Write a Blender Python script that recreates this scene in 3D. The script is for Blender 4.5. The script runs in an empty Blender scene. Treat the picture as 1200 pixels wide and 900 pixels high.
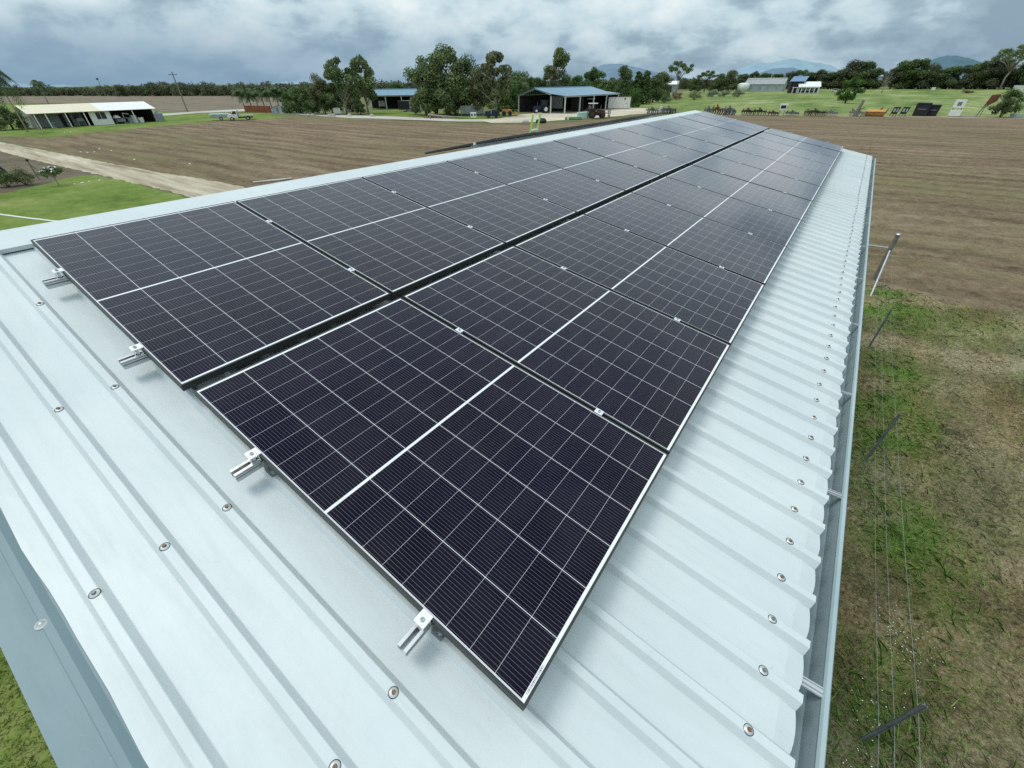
import bpy, bmesh, math, random
import numpy as np
from mathutils import Vector, Matrix
random.seed(7); RNG = np.random.default_rng(11)
sc = bpy.context.scene
COL = sc.collection
rad = math.radians
TH = rad(10.4); CT, ST = math.cos(TH), math.sin(TH)
# ---------------------------------------------------------------- camera
CAM = np.array([3.63541, -0.27781, 6.05])
RW = np.array([[0.8081824783, 0.5888795719, -0.0078696582], [0.3468043396, -0.4866717334, -0.8017963298], [-0.4759914198, 0.6452685133, -0.5975455748]])
FPX = 475.944
H0 = 5.3407            # height of the top corner of the panel plane above the ground

def ray(x, y): return RW.T @ np.array([(x-600)/FPX, (y-450)/FPX, 1.0])
def G(x, y, z=0.0):
    d = ray(x, y); return CAM + d*(z-CAM[2])/d[2]
def onplane(x, y, n, d0):
    d = ray(x, y); n = np.array(n, float); return CAM + d*((d0-n@CAM)/(n@d))
def hgt(b, t):
    P = G(*b); n = np.array([CAM[0]-P[0], CAM[1]-P[1], 0.]); n /= np.linalg.norm(n)
    return float(onplane(t[0], t[1], n, n@P)[2])
def dist(P): return math.hypot(P[0]-CAM[0], P[1]-CAM[1])
def span(x1, x2, y):
    a, b, m = G(x1, y), G(x2, y), G((x1+x2)/2, y)
    a1 = math.atan2(a[1]-CAM[1], a[0]-CAM[0]); a2 = math.atan2(b[1]-CAM[1], b[0]-CAM[0])
    return abs(a1-a2)*dist(m)
def face(P):            # rotation about z that turns local -y towards the viewer's spot
    d = (P[0]-CAM[0], P[1]-CAM[1]); return math.atan2(d[1], d[0]) - math.pi/2

cd = bpy.data.cameras.new('camera'); cam = bpy.data.objects.new('camera', cd); COL.objects.link(cam)
cd.sensor_fit = 'HORIZONTAL'; cd.sensor_width = 36; cd.lens = FPX/1200*36; cd.clip_start = 0.05; cd.clip_end = 20000
m = Matrix((RW[0], -RW[1], -RW[2])).transposed().to_4x4(); m.translation = Vector(CAM); cam.matrix_world = m
sc.camera = cam

# ---------------------------------------------------------------- materials
MATS = {}
def nt(name):
    m = bpy.data.materials.new(name); m.use_nodes = True; t = m.node_tree; MATS[name] = m
    return m, t, t.nodes['Principled BSDF']
def N(t, typ, **kw):
    n = t.nodes.new(typ)
    for k, v in kw.items():
        if k.startswith('i_'):
            key = k[2:]; key = int(key) if key.isdigit() else key.replace('_', ' ')
            n.inputs[key].default_value = v
        else: setattr(n, k, v)
    return n
def math_(t, op, a, b=None, c=None, clamp=False):
    n = t.nodes.new('ShaderNodeMath'); n.operation = op; n.use_clamp = clamp
    for i, q in enumerate((a, b, c)):
        if q is None: continue
        if isinstance(q, (int, float)): n.inputs[i].default_value = q
        else: t.links.new(q, n.inputs[i])
    return n.outputs[0]
def mixc(t, fac, a, b, mode='MIX'):
    n = t.nodes.new('ShaderNodeMix'); n.data_type = 'RGBA'; n.blend_type = mode
    for s, q in ((n.inputs[0], fac), (n.inputs[6], a), (n.inputs[7], b)):
        if isinstance(q, (int, float)): s.default_value = q
        elif isinstance(q, tuple): s.default_value = (*q[:3], 1)
        else: t.links.new(q, s)
    return n.outputs[2]
def ramp(t, src, stops):
    n = t.nodes.new('ShaderNodeValToRGB'); e = n.color_ramp.elements
    while len(e) < len(stops): e.new(0.5)
    for k, (p, c) in enumerate(stops):
        e[k].position = p; e[k].color = (*c, 1) if len(c) == 3 else c
    t.links.new(src, n.inputs[0]); return n.outputs[0]
def noise(t, coord, scale, detail=4, rough=.55, dist_=0, map_=None):
    if map_:
        mp = t.nodes.new('ShaderNodeMapping'); mp.inputs['Scale'].default_value = map_; t.links.new(coord, mp.inputs[0]); coord = mp.outputs[0]
    n = t.nodes.new('ShaderNodeTexNoise'); n.inputs['Scale'].default_value = scale; n.inputs['Detail'].default_value = detail
    n.inputs['Roughness'].default_value = rough; n.inputs['Distortion'].default_value = dist_
    t.links.new(coord, n.inputs['Vector']); return n.outputs['Fac']
def obj_co(t): return t.nodes.new('ShaderNodeTexCoord').outputs['Object']
def pos_co(t): return t.nodes.new('ShaderNodeNewGeometry').outputs['Position']
def bump(t, b, h, s=.3, d=.02):
    n = t.nodes.new('ShaderNodeBump'); n.inputs['Strength'].default_value = s; n.inputs['Distance'].default_value = d
    t.links.new(h, n.inputs['Height']); t.links.new(n.outputs[0], b.inputs['Normal'])

def simple(name, c, rough=.6, metal=0., var=.18, scale=3., spec=.4):
    m, t, b = nt(name); co = obj_co(t)
    f = noise(t, co, scale, 5, .6)
    d = tuple(max(0, x*(1-var)) for x in c); e = tuple(min(1, x*(1+var*.6)) for x in c)
    t.links.new(ramp(t, f, [(.3, d), (.7, e)]), b.inputs['Base Color'])
    b.inputs['Roughness'].default_value = rough; b.inputs['Metallic'].default_value = metal; b.inputs['Specular IOR Level'].default_value = spec
    return m
def mat_roof(name, c, dirt=.10, rough=.42):
    m, t, b = nt(name); co = pos_co(t)
    a = noise(t, co, 1.1, 6, .6); st = noise(t, co, 7, 6, .68, .2, (.12, 1.5, 1)); st2 = noise(t, co, 26, 5, .65, 0, (.05, 1.2, 1)); p = noise(t, co, 75, 3, .6); q = noise(t, co, 3.5, 4, .6); blot = noise(t, co, 2.6, 6, .7, .6)
    k = mixc(t, ramp(t, a, [(.35, (0, 0, 0)), (.68, (1, 1, 1))]), c, tuple(x*y for x, y in zip(c, (1-dirt*1.2, 1-dirt, 1-dirt*.9))))
    k = mixc(t, math_(t, 'MULTIPLY', ramp(t, st, [(.50, (0, 0, 0)), (.70, (1, 1, 1))]), .42), k, tuple(x*y for x, y in zip(c, (.80, .81, .79))))
    k = mixc(t, math_(t, 'MULTIPLY', ramp(t, st2, [(.54, (0, 0, 0)), (.72, (1, 1, 1))]), .30), k, tuple(x*.83 for x in c))
    k = mixc(t, math_(t, 'MULTIPLY', ramp(t, blot, [(.58, (0, 0, 0)), (.72, (1, 1, 1))]), .38), k, tuple(x*y for x, y in zip(c, (.88, .84, .74))))
    k = mixc(t, math_(t, 'MULTIPLY', ramp(t, p, [(.67, (0, 0, 0)), (.73, (1, 1, 1))]), ramp(t, q, [(.52, (0, 0, 0)), (.64, (.55, .55, .55))])), k, (.33, .31, .26))
    t.links.new(k, b.inputs['Base Color'])
    t.links.new(math_(t, 'MULTIPLY_ADD', st, .3, rough-.12), b.inputs['Roughness']); b.inputs['Specular IOR Level'].default_value = .35
    bump(t, b, math_(t, 'ADD', a, math_(t, 'MULTIPLY', noise(t, co, 4.5, 3, .5, 0, (.4, 1, 1)), .5)), .35, .03)
    return m
mat_roof('roof_white', (.615, .655, .655)); mat_roof('barge_blue', (.20, .275, .30), .15, .5); mat_roof('gutter_blue', (.40, .485, .50), .2, .45)
simple('alu', (.58, .59, .60), .36, .9, .1, 20); simple('alu_white', (.82, .83, .84), .35, .45, .05, 20); simple('galv', (.42, .45, .46), .5, .5, .25, 12)
simple('steel_dull', (.22, .24, .25), .55, .4, .3, 8); simple('rust', (.15, .062, .035), .85, 0, .5, 2); simple('iron_brown', (.085, .058, .042), .85, 0, .5, 1.5); simple('iron_grey', (.13, .14, .14), .7, .1, .4, 1.5); simple('rust_head', (.27, .17, .11), .6, .4, .5, 150)
simple('rubber', (.025, .025, .027), .75, 0, .3, 6); simple('black', (.018, .018, .02), .6, 0, .3, 5); simple('frame_black', (.03, .034, .034), .5, 0, .15, 4)
simple('washer', (.62, .62, .60), .4, .6, .15, 90); simple('white_paint', (.78, .78, .76), .5, 0, .1, 2); simple('cream_paint', (.70, .63, .46), .55, 0, .1, 1.5)
simple('offwhite', (.55, .56, .52), .6, 0, .2, 1.0); simple('blue_roof', (.15, .27, .37), .35, .1, .12, .5); simple('blue_paint', (.03, .07, .16), .4, 0, .25, 2)
simple('dark_blue', (.018, .028, .06), .5, 0, .3, 2); simple('green_paint', (.34, .62, .12), .5, 0, .15, 3); simple('orange_paint', (.62, .30, .07), .55, 0, .3, 2)
simple('dark_inside', (.035, .033, .033), .9, 0, .4, 1.2); simple('grey_wall', (.32, .34, .35), .7, 0, .2, .6); simple('grey_tin', (.40, .44, .46), .45, .3, .2, .8)
simple('pale_green', (.50, .66, .58), .55, 0, .15, 3); simple('wood_grey', (.20, .185, .165), .85, 0, .4, 5); simple('bark', (.13, .10, .075), .9, 0, .4, 3)
simple('bark_pale', (.34, .30, .25), .85, 0, .35, 3); simple('red_fence', (.27, .085, .045), .8, 0, .35, 1.2); simple('tarp_grey', (.25, .28, .29), .6, 0, .2, 1)
simple('petal', (.85, .85, .78), .6, 0, .05, 5); simple('window_dark', (.03, .035, .04), .15, 0, .2, 2, .6); simple('tank_cream', (.70, .70, .64), .6, 0, .1, 1)
simple('hose_white', (.75, .76, .68), .6, 0, .1, 4); simple('wire', (.50, .52, .52), .4, .7, .1, 8); simple('pv_blue', (.10, .20, .36), .2, 0, .2, .6, .6)
simple('lime_rung', (.70, .78, .62), .5, 0, .1, 4); simple('stone', (.42, .40, .36), .9, 0, .3, 3); simple('tool_green', (.09, .22, .10), .5, 0, .2, 2)
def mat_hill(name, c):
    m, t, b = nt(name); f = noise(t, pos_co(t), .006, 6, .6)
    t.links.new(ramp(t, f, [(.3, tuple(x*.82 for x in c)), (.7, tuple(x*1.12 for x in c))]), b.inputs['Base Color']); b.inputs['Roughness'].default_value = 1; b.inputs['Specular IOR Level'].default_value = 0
mat_hill('hill_blue', (.165, .235, .305)); mat_hill('hill_pale', (.26, .365, .435)); mat_hill('hill_teal', (.10, .165, .20))  # aerial haze over the distant hills is put into these base colours

def mat_leaf(name, dark, light, warm, sc_=.5):
    m, t, b = nt(name); g = t.nodes.new('ShaderNodeNewGeometry'); co = g.outputs['Position']
    f = noise(t, co, sc_, 3, .6)
    k = mixc(t, ramp(t, f, [(.35, (0, 0, 0)), (.68, (1, 1, 1))]), dark, light)
    k = mixc(t, ramp(t, g.outputs['Random Per Island'], [(.6, (0, 0, 0)), (1, (.5, .5, .5))]), k, warm)
    k = mixc(t, 1.0, k, ramp(t, g.outputs['Random Per Island'], [(0, (.55, .55, .55)), (1, (1.3, 1.3, 1.3))]), 'MULTIPLY')
    t.links.new(k, b.inputs['Base Color']); b.inputs['Roughness'].default_value = .65; b.inputs['Specular IOR Level'].default_value = .25
    tr = t.nodes.new('ShaderNodeBsdfTranslucent'); t.links.new(k, tr.inputs[0]); mx = t.nodes.new('ShaderNodeMixShader'); mx.inputs[0].default_value = .25
    t.links.new(b.outputs[0], mx.inputs[1]); t.links.new(tr.outputs[0], mx.inputs[2]); t.links.new(mx.outputs[0], t.nodes['Material Output'].inputs[0])
mat_leaf('leaf_gum', (.094, .149, .057), (.228, .305, .115), (.316, .322, .161)); mat_leaf('leaf_dark', (.060, .106, .039), (.153, .224, .075), (.207, .241, .092))
mat_leaf('leaf_green', (.05, .11, .02), (.13, .25, .05), (.19, .28, .065)); mat_leaf('leaf_olive', (.106, .132, .060), (.212, .247, .115), (.293, .282, .161))
mat_leaf('leaf_palm', (.045, .085, .03), (.11, .17, .06), (.16, .19, .08)); mat_leaf('leaf_grey', (.10, .13, .10), (.20, .235, .17), (.25, .26, .19)); mat_leaf('leaf_pale', (.15, .19, .07), (.32, .35, .17), (.40, .40, .22))
mat_leaf('leaf_peach', (.25, .15, .09), (.45, .27, .17), (.4, .3, .16)); mat_leaf('leaf_rust', (.09, .045, .028), (.17, .08, .05), (.20, .10, .055)); mat_leaf('leaf_far', (.075, .10, .055), (.155, .185, .09), (.20, .175, .11), .12)
mat_leaf('grass_green', (.08, .17, .022), (.16, .32, .05), (.26, .32, .09), 1.3); mat_leaf('grass_dry', (.17, .135, .08), (.30, .25, .16), (.46, .39, .27), .9); mat_leaf('grass_mid', (.10, .11, .04), (.17, .17, .07), (.25, .22, .12), 1.1)
mat_leaf('lawn_blade', (.07, .10, .022), (.14, .17, .042), (.18, .18, .07), 2.5)

def mat_glass_panel():
    m, t, b = nt('solar_cells'); co = obj_co(t)
    sx = t.nodes.new('ShaderNodeSeparateXYZ'); t.links.new(co, sx.inputs[0]); v, u = sx.outputs[0], sx.outputs[1]
    pu = (1.134-2*.0125)/6; pv = (.861-.006-.0195)/9
    du = math_(t, 'PINGPONG', math_(t, 'SUBTRACT', u, .0125), pu/2)
    w = math_(t, 'ABSOLUTE', math_(t, 'SUBTRACT', v, .861))
    dv = math_(t, 'PINGPONG', math_(t, 'SUBTRACT', w, .006), pv/2)
    lu = math_(t, 'LESS_THAN', du, .0009); lv = math_(t, 'LESS_THAN', dv, .00058)
    ce = math_(t, 'LESS_THAN', w, .0050); en = math_(t, 'GREATER_THAN', w, .8415)
    ed = math_(t, 'GREATER_THAN', math_(t, 'ABSOLUTE', math_(t, 'SUBTRACT', u, .567)), .5562)
    white = math_(t, 'MAXIMUM', math_(t, 'MAXIMUM', ce, en), math_(t, 'MAXIMUM', ed, lu))
    bus = math_(t, 'LESS_THAN', math_(t, 'PINGPONG', math_(t, 'SUBTRACT', u, .0125+pu/30), pu/30), .00030)
    # per-cell shade
    cu = math_(t, 'FLOOR', math_(t, 'DIVIDE', math_(t, 'SUBTRACT', u, .0125), pu)); cv = math_(t, 'FLOOR', math_(t, 'DIVIDE', math_(t, 'SUBTRACT', v, .861), pv))
    oi = t.nodes.new('ShaderNodeObjectInfo'); cx = t.nodes.new('ShaderNodeCombineXYZ'); t.links.new(cu, cx.inputs[0]); t.links.new(cv, cx.inputs[1]); t.links.new(math_(t, 'MULTIPLY', oi.outputs['Random'], 37.), cx.inputs[2])
    wn = t.nodes.new('ShaderNodeTexWhiteNoise'); t.links.new(cx.outputs[0], wn.inputs['Vector'])
    big = noise(t, pos_co(t), .9, 2, .5)
    cell = mixc(t, ramp(t, big, [(.35, (0, 0, 0)), (.65, (1, 1, 1))]), (.0028, .0026, .0125), (.0055, .005, .008))
    cell = mixc(t, math_(t, 'MULTIPLY', wn.outputs['Value'], .5), cell, (.007, .006, .019))
    dust = noise(t, pos_co(t), 4, 5, .65)
    k = mixc(t, bus, cell, (.205, .195, .23)); k = mixc(t, lv, k, (.50, .49, .52)); k = mixc(t, white, k, (.80, .81, .82))
    sp_ = noise(t, pos_co(t), 55, 3, .6); sq = noise(t, pos_co(t), 2.2, 4, .65)
    k = mixc(t, math_(t, 'MULTIPLY', ramp(t, dust, [(.42, (0, 0, 0)), (.72, (1, 1, 1))]), .014), k, (.5, .48, .45))
    k = mixc(t, math_(t, 'MULTIPLY', ramp(t, sp_, [(.68, (0, 0, 0)), (.76, (1, 1, 1))]), math_(t, 'MULTIPLY', ramp(t, sq, [(.5, (0, 0, 0)), (.68, (1, 1, 1))]), .12)), k, (.5, .48, .45))
    t.links.new(k, b.inputs['Base Color'])
    t.links.new(math_(t, 'MULTIPLY_ADD', dust, .10, .05), b.inputs['Roughness'])
    b.inputs['Specular IOR Level'].default_value = 0
    lw = t.nodes.new('ShaderNodeLayerWeight'); lw.inputs['Blend'].default_value = .5
    gl = t.nodes.new('ShaderNodeBsdfGlossy'); gl.inputs['Color'].default_value = (1, .955, .965, 1); t.links.new(math_(t, 'MULTIPLY_ADD', dust, .07, .03), gl.inputs['Roughness'])
    fr = math_(t, 'MULTIPLY_ADD', math_(t, 'POWER', lw.outputs['Facing'], 4.1), .93, .005)
    ms = t.nodes.new('ShaderNodeMixShader'); t.links.new(fr, ms.inputs[0]); t.links.new(b.outputs[0], ms.inputs[1]); t.links.new(gl.outputs[0], ms.inputs[2]); t.links.new(ms.outputs[0], t.nodes['Material Output'].inputs[0])
mat_glass_panel()

def mat_soil(name, base, light, weed, rowscale=2.2, weedamt=.5):
    m, t, b = nt(name); co = pos_co(t)
    sx = t.nodes.new('ShaderNodeSeparateXYZ'); t.links.new(co, sx.inputs[0])
    wob = noise(t, co, .05, 3, .5)
    yy = math_(t, 'MULTIPLY_ADD', wob, 7., sx.outputs[1])
    row = math_(t, 'SINE', math_(t, 'MULTIPLY', yy, rowscale)); row2 = math_(t, 'SINE', math_(t, 'MULTIPLY', yy, rowscale*.23))
    st = noise(t, co, .35, 6, .7, .3, (.22, 1.5, 1)); big = noise(t, co, .035, 4, .6, 0, (.45, 1, 1)); clod = noise(t, co, 1.7, 7, .8, .3); fine = noise(t, co, 11, 4, .75)
    f = math_(t, 'ADD', math_(t, 'MULTIPLY', math_(t, 'MULTIPLY', row, math_(t, 'SUBTRACT', big, .22)), .075), math_(t, 'MULTIPLY', row2, .008))
    f = math_(t, 'ADD', f, math_(t, 'ADD', math_(t, 'MULTIPLY', st, .38), math_(t, 'ADD', math_(t, 'MULTIPLY', clod, .42), math_(t, 'MULTIPLY', fine, .2))))
    k = ramp(t, f, [(.37, tuple(x*.42 for x in base)), (.475, base), (.60, light)])
    w = math_(t, 'MULTIPLY', ramp(t, big, [(.45, (0, 0, 0)), (.68, (1, 1, 1))]), ramp(t, st, [(.42, (.1, .1, .1)), (.6, (1, 1, 1))]))
    k = mixc(t, math_(t, 'MULTIPLY', w, weedamt), k, weed)
    t.links.new(k, b.inputs['Base Color']); b.inputs['Roughness'].default_value = 1; b.inputs['Specular IOR Level'].default_value = .1
    bump(t, b, f, .8, .25)
mat_soil('soil', (.168, .120, .077), (.305, .23, .155), (.135, .145, .052), 2.6, .8)
mat_soil('soil_far', (.18, .145, .11), (.27, .225, .17), (.19, .18, .10), .9, .35)
def mat_ground(name, cols, s1, s2, s3=12, bstr=.5, mp=None):
    m, t, b = nt(name); co = pos_co(t)
    a = noise(t, co, s1, 5, .6, 0, mp); f = noise(t, co, s2, 6, .7, 0, mp); g = noise(t, co, s3, 5, .75)
    x = math_(t, 'ADD', math_(t, 'MULTIPLY', a, .45), math_(t, 'ADD', math_(t, 'MULTIPLY', f, .33), math_(t, 'MULTIPLY', g, .22)))
    t.links.new(ramp(t, x, [(.40+.20*i/(len(cols)-1), c) for i, c in enumerate(cols)]), b.inputs['Base Color'])
    b.inputs['Roughness'].default_value = 1; b.inputs['Specular IOR Level'].default_value = .1; bump(t, b, x, bstr, .1)
mat_ground('meadow', [(.07, .115, .03), (.14, .19, .052), (.215, .255, .09), (.36, .36, .20)], .06, .22, 1.6, .5, (1, .35, 1))
mat_ground('lawn', [(.075, .115, .022), (.12, .175, .036), (.165, .215, .052), (.235, .25, .09)], .16, 1.1, 9)
mat_ground('verge', [(.08, .085, .035), (.125, .125, .05), (.17, .155, .075)], .2, 1.5, 8)
mat_ground('weedy', [(.07, .058, .036), (.145, .12, .075), (.135, .135, .06), (.24, .195, .13)], .35, 3.5, 26, 1.)
mat_ground('gravel', [(.38, .325, .245), (.52, .455, .355), (.63, .57, .46)], .15, 1.4, 12, .3)
mat_ground('track', [(.24, .195, .125), (.42, .36, .265), (.58, .52, .42)], .5, 1.6, 9, .4, (.14, 1.5, 1))
mat_ground('gravel_road', [(.36, .33, .29), (.46, .43, .38), (.52, .49, .44)], .1, 1.2, 9, .2)
mat_ground('earth', [(.09, .075, .05), (.14, .115, .08), (.19, .16, .115)], .15, 1.3, 9)
mat_ground('bare', [(.22, .175, .125), (.30, .245, .18), (.36, .30, .22)], .2, 1.8, 9)
mat_ground('country', [(.09, .11, .045), (.13, .15, .06), (.18, .18, .09)], .01, .12, 1.5)

# ---------------------------------------------------------------- mesh helpers
class MB:
    def __init__(s, M=None): s.v = []; s.f = []; s.m = []; s.M = M
    def _a(s, vs, fs, mi=0):
        o = len(s.v); s.v += [tuple(s.M @ Vector(p)) if s.M else tuple(p) for p in vs]
        s.f += [tuple(i+o for i in f) for f in fs]; s.m += [mi]*len(fs); return s
    def box(s, x0, x1, y0, y1, z0, z1, mi=0):
        return s._a([(x0, y0, z0), (x1, y0, z0), (x1, y1, z0), (x0, y1, z0), (x0, y0, z1), (x1, y0, z1), (x1, y1, z1), (x0, y1, z1)],
                    [(0, 3, 2, 1), (4, 5, 6, 7), (0, 1, 5, 4), (1, 2, 6, 5), (2, 3, 7, 6), (3, 0, 4, 7)], mi)
    def tube(s, pts, r, n=8, mi=0, cap=True):
        pts = [Vector(p) for p in pts]; r = [r]*len(pts) if isinstance(r, (int, float)) else r; vs = []; fs = []
        for i, p in enumerate(pts):
            d = (pts[min(i+1, len(pts)-1)]-pts[max(i-1, 0)]).normalized(); a = d.orthogonal().normalized() if i == 0 else (a-d*a.dot(d)).normalized(); b = d.cross(a)
            vs += [p+(a*math.cos(2*math.pi*k/n)+b*math.sin(2*math.pi*k/n))*r[i] for k in range(n)]
        for i in range(len(pts)-1):
            for k in range(n): fs.append((i*n+k, i*n+(k+1) % n, (i+1)*n+(k+1) % n, (i+1)*n+k))
        if cap: fs += [tuple(range(n-1, -1, -1)), tuple(range((len(pts)-1)*n, len(pts)*n))]
        return s._a(vs, fs, mi)
    def bar(s, p, q, w, h, mi=0):
        p, q = Vector(p), Vector(q); d = (q-p).normalized(); up = Vector((0, 0, 1)) if abs(d.z) < .95 else Vector((0, 1, 0))
        a = d.cross(up).normalized()*w/2; b = a.cross(d).normalized()*h/2
        return s._a([p-a-b, p+a-b, p+a+b, p-a+b, q-a-b, q+a-b, q+a+b, q-a+b], [(0, 1, 2, 3), (7, 6, 5, 4), (0, 4, 5, 1), (1, 5, 6, 2), (2, 6, 7, 3), (3, 7, 4, 0)], mi)
    def poly(s, pts, mi=0): return s._a(pts, [tuple(range(len(pts)))], mi)
    def prism(s, prof, ax, a0, a1, mi=0, closed=True, caps=True):   # prof = 2D points in the plane normal to axis ax
        def P(q, a): return {'x': (a, q[0], q[1]), 'y': (q[0], a, q[1]), 'z': (q[0], q[1], a)}[ax]
        n = len(prof); vs = [P(q, a0) for q in prof]+[P(q, a1) for q in prof]
        fs = [(i, (i+1) % n, n+(i+1) % n, n+i) for i in range(n if closed else n-1)]
        if closed and caps: fs += [tuple(range(n-1, -1, -1)), tuple(range(n, 2*n))]
        return s._a(vs, fs, mi)
    def lathe(s, prof, n=20, mi=0, c=(0, 0, 0), ax='z'):            # prof = (r, h)
        vs = []; fs = []
        for r, h in prof:
            for k in range(n):
                a = 2*math.pi*k/n; x, y = r*math.cos(a), r*math.sin(a)
                vs.append({'z': (c[0]+x, c[1]+y, c[2]+h), 'y': (c[0]+x, c[1]+h, c[2]+y), 'x': (c[0]+h, c[1]+x, c[2]+y)}[ax])
        for i in range(len(prof)-1):
            for k in range(n): fs.append((i*n+k, i*n+(k+1) % n, (i+1)*n+(k+1) % n, (i+1)*n+k))
        return s._a(vs, fs, mi)
    def build(s, name, mats, parent=None, smooth=False, bev=0):
        me = bpy.data.meshes.new(name); me.from_pydata(s.v, [], s.f)
        for q in ([mats] if isinstance(mats, str) else mats): me.materials.append(MATS[q])
        me.polygons.foreach_set('material_index', s.m)
        bm = bmesh.new(); bm.from_mesh(me)
        bmesh.ops.recalc_face_normals(bm, faces=bm.faces)
        if bev:
            es = [e for e in bm.edges if len(e.link_faces) == 2 and e.calc_face_angle(0) > .6]
            bmesh.ops.bevel(bm, geom=es, offset=bev, segments=2, affect='EDGES', clamp_overlap=True)
        bm.to_mesh(me); bm.free()
        if smooth: me.polygons.foreach_set('use_smooth', [True]*len(me.polygons))
        o = bpy.data.objects.new(name, me); COL.objects.link(o)
        if parent: o.parent = parent
        return o
def fastmesh(name, verts, k, mats, parent=None, midx=None):         # verts (n*k,3): n loose faces of k corners
    verts = np.asarray(verts, np.float32).reshape(-1, 3); nf = len(verts)//k
    me = bpy.data.meshes.new(name); me.vertices.add(len(verts)); me.vertices.foreach_set('co', verts.ravel())
    me.loops.add(len(verts)); me.loops.foreach_set('vertex_index', np.arange(len(verts), dtype=np.int32))
    me.polygons.add(nf); me.polygons.foreach_set('loop_start', np.arange(0, nf*k, k, dtype=np.int32))
    for q in ([mats] if isinstance(mats, str) else mats): me.materials.append(MATS[q])
    if midx is not None: me.polygons.foreach_set('material_index', np.asarray(midx, np.int32))
    me.update(calc_edges=True); me.validate()
    o = bpy.data.objects.new(name, me); COL.objects.link(o)
    if parent: o.parent = parent
    return o
def tag(o, label, cat, group=None):
    o['label'] = label; o['category'] = cat
    if group: o['group'] = group
    return o
def thing(name, label, cat, loc=(0, 0, 0), rz=0., group=None, rot=None):
    o = bpy.data.objects.new(name, None); COL.objects.link(o); o.empty_display_size = .2
    o.location = loc; o.rotation_euler = rot if rot else (0, 0, rz); return tag(o, label, cat, group)
def dup(root, loc, rz=None, label=None, group=None, scale=None, rot=None):
    def cp(o, par):
        c = o.copy(); COL.objects.link(c)
        if par: c.parent = par
        for ch in list(o.children): cp(ch, c)
        return c
    r = cp(root, None); r.location = loc
    if rz is not None: r.rotation_euler = (0, 0, rz)
    if rot is not None: r.rotation_euler = rot
    if scale is not None: r.scale = scale if isinstance(scale, tuple) else (scale,)*3
    if label: r['label'] = label
    if group: r['group'] = group
    return r
ORD = ['first', 'second', 'third', 'fourth', 'fifth', 'sixth', 'seventh', 'eighth', 'ninth', 'tenth', 'eleventh', 'twelfth', 'thirteenth', 'fourteenth']

# ---------------------------------------------------------------- the ground
def patch(name, pts, z, mat, jit=.3, step=3., seed=1):
    rng = random.Random(seed); out = []
    pts = [tuple(p[:2]) for p in pts]
    for i, a in enumerate(pts):
        b = pts[(i+1) % len(pts)]; L = math.hypot(b[0]-a[0], b[1]-a[1]); n = max(1, int(L/step)); n = min(n, 140)
        for k in range(n):
            t = k/n; out.append((a[0]+(b[0]-a[0])*t+rng.uniform(-jit, jit), a[1]+(b[1]-a[1])*t+rng.uniform(-jit, jit), z))
    o = MB().poly(out).build(name, mat); bm = bmesh.new(); bm.from_mesh(o.data); bmesh.ops.triangulate(bm, faces=bm.faces)
    for f in bm.faces:
        if f.normal.z < 0: f.normal_flip()
    bm.to_mesh(o.data); bm.free(); o['kind'] = 'structure'; return o
def gp(L): return [tuple(G(*q)[:2]) for q in L]
S = 9000
o = MB().poly([(-S, -S, 0), (S, -S, 0), (S, S, 0), (-S, S, 0)]).build('ground', 'country'); o['kind'] = 'structure'
patch('tilled_field', gp([(0, 160), (60, 161.5), (100, 156), (190, 147.5), (260, 141.5), (340, 138), (460, 140), (500, 143), (580, 145.5), (612, 145), (680, 141.5), (730, 138.5), (790, 134.5), (850, 134.8), (950, 135.5), (1100, 137), (1230, 139)])
      + [(150, 110), (60, 18.5), (9.5, 18.2), (6.2, 19.6), (3, 19.6), (-6, 12), (-30, 13.2), (-60, 12.4), (-90, 11)], .008, 'soil', .35, 2.5, 3)
patch('far_field', gp([(184, 131), (150, 122), (18, 121), (-80, 121), (-80, 113.5), (100, 112.5), (215, 111.5), (295, 111.5), (360, 112), (420, 118), (340, 128), (290, 128.5), (230, 130)]), .008, 'soil_far', 1.5, 9, 5)
patch('left_pasture', gp([(-80, 152), (-60, 123), (18, 122), (150, 123), (184, 131), (230, 133), (300, 131.5), (340, 138.2), (260, 141.5), (190, 147.5), (100, 156.5), (60, 160.5), (0, 160.5)]), .006, 'lawn', .5, 4, 8)
patch('right_meadow', gp([(735, 130), (745, 113), (800, 107), (1000, 104), (1260, 101), (1300, 137), (1200, 137.5), (1100, 135.8), (950, 134.5), (850, 133.8), (790, 133.5)]), .006, 'meadow', .6, 6, 9)
patch('grass_verge', gp([(440, 141), (470, 139.5), (580, 146.5), (680, 142.5), (735, 138), (800, 134.5), (800, 131), (740, 133), (620, 142), (580, 143.5), (500, 141.5)]), .010, 'verge', .5, 3, 10)
patch('headland_strip', gp([(800, 134.6), (850, 134.2), (950, 134.2), (1100, 135.9), (1215, 137.6), (1215, 139.4), (1100, 137.8), (950, 136.2), (850, 135.4), (800, 136)]), .014, 'bare', .5, 3, 11)
patch('gravel_road', gp([(150, 136), (230, 130.5), (290, 127.8), (330, 129.6), (400, 134.8), (470, 136.8), (540, 140), (580, 139.5), (585, 142.5), (540, 142.6), (470, 140), (400, 137.8), (330, 132.8), (290, 130.2), (230, 132.6), (150, 139)]), .014, 'gravel_road', .3, 3, 12)
patch('gravel_yard', gp([(560, 141), (590, 138.5), (612, 134), (640, 131), (672, 129), (705, 126), (745, 126), (790, 130), (770, 132.5), (740, 134.5), (690, 139), (640, 142), (610, 144), (575, 144)]), .018, 'gravel', .5, 3, 13)
patch('yard_lawn', gp([(425, 136), (432, 129.5), (500, 129), (560, 133), (600, 131), (612, 133.5), (590, 138), (560, 139.8), (470, 136.4)]), .012, 'lawn', .4, 3, 14)
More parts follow.
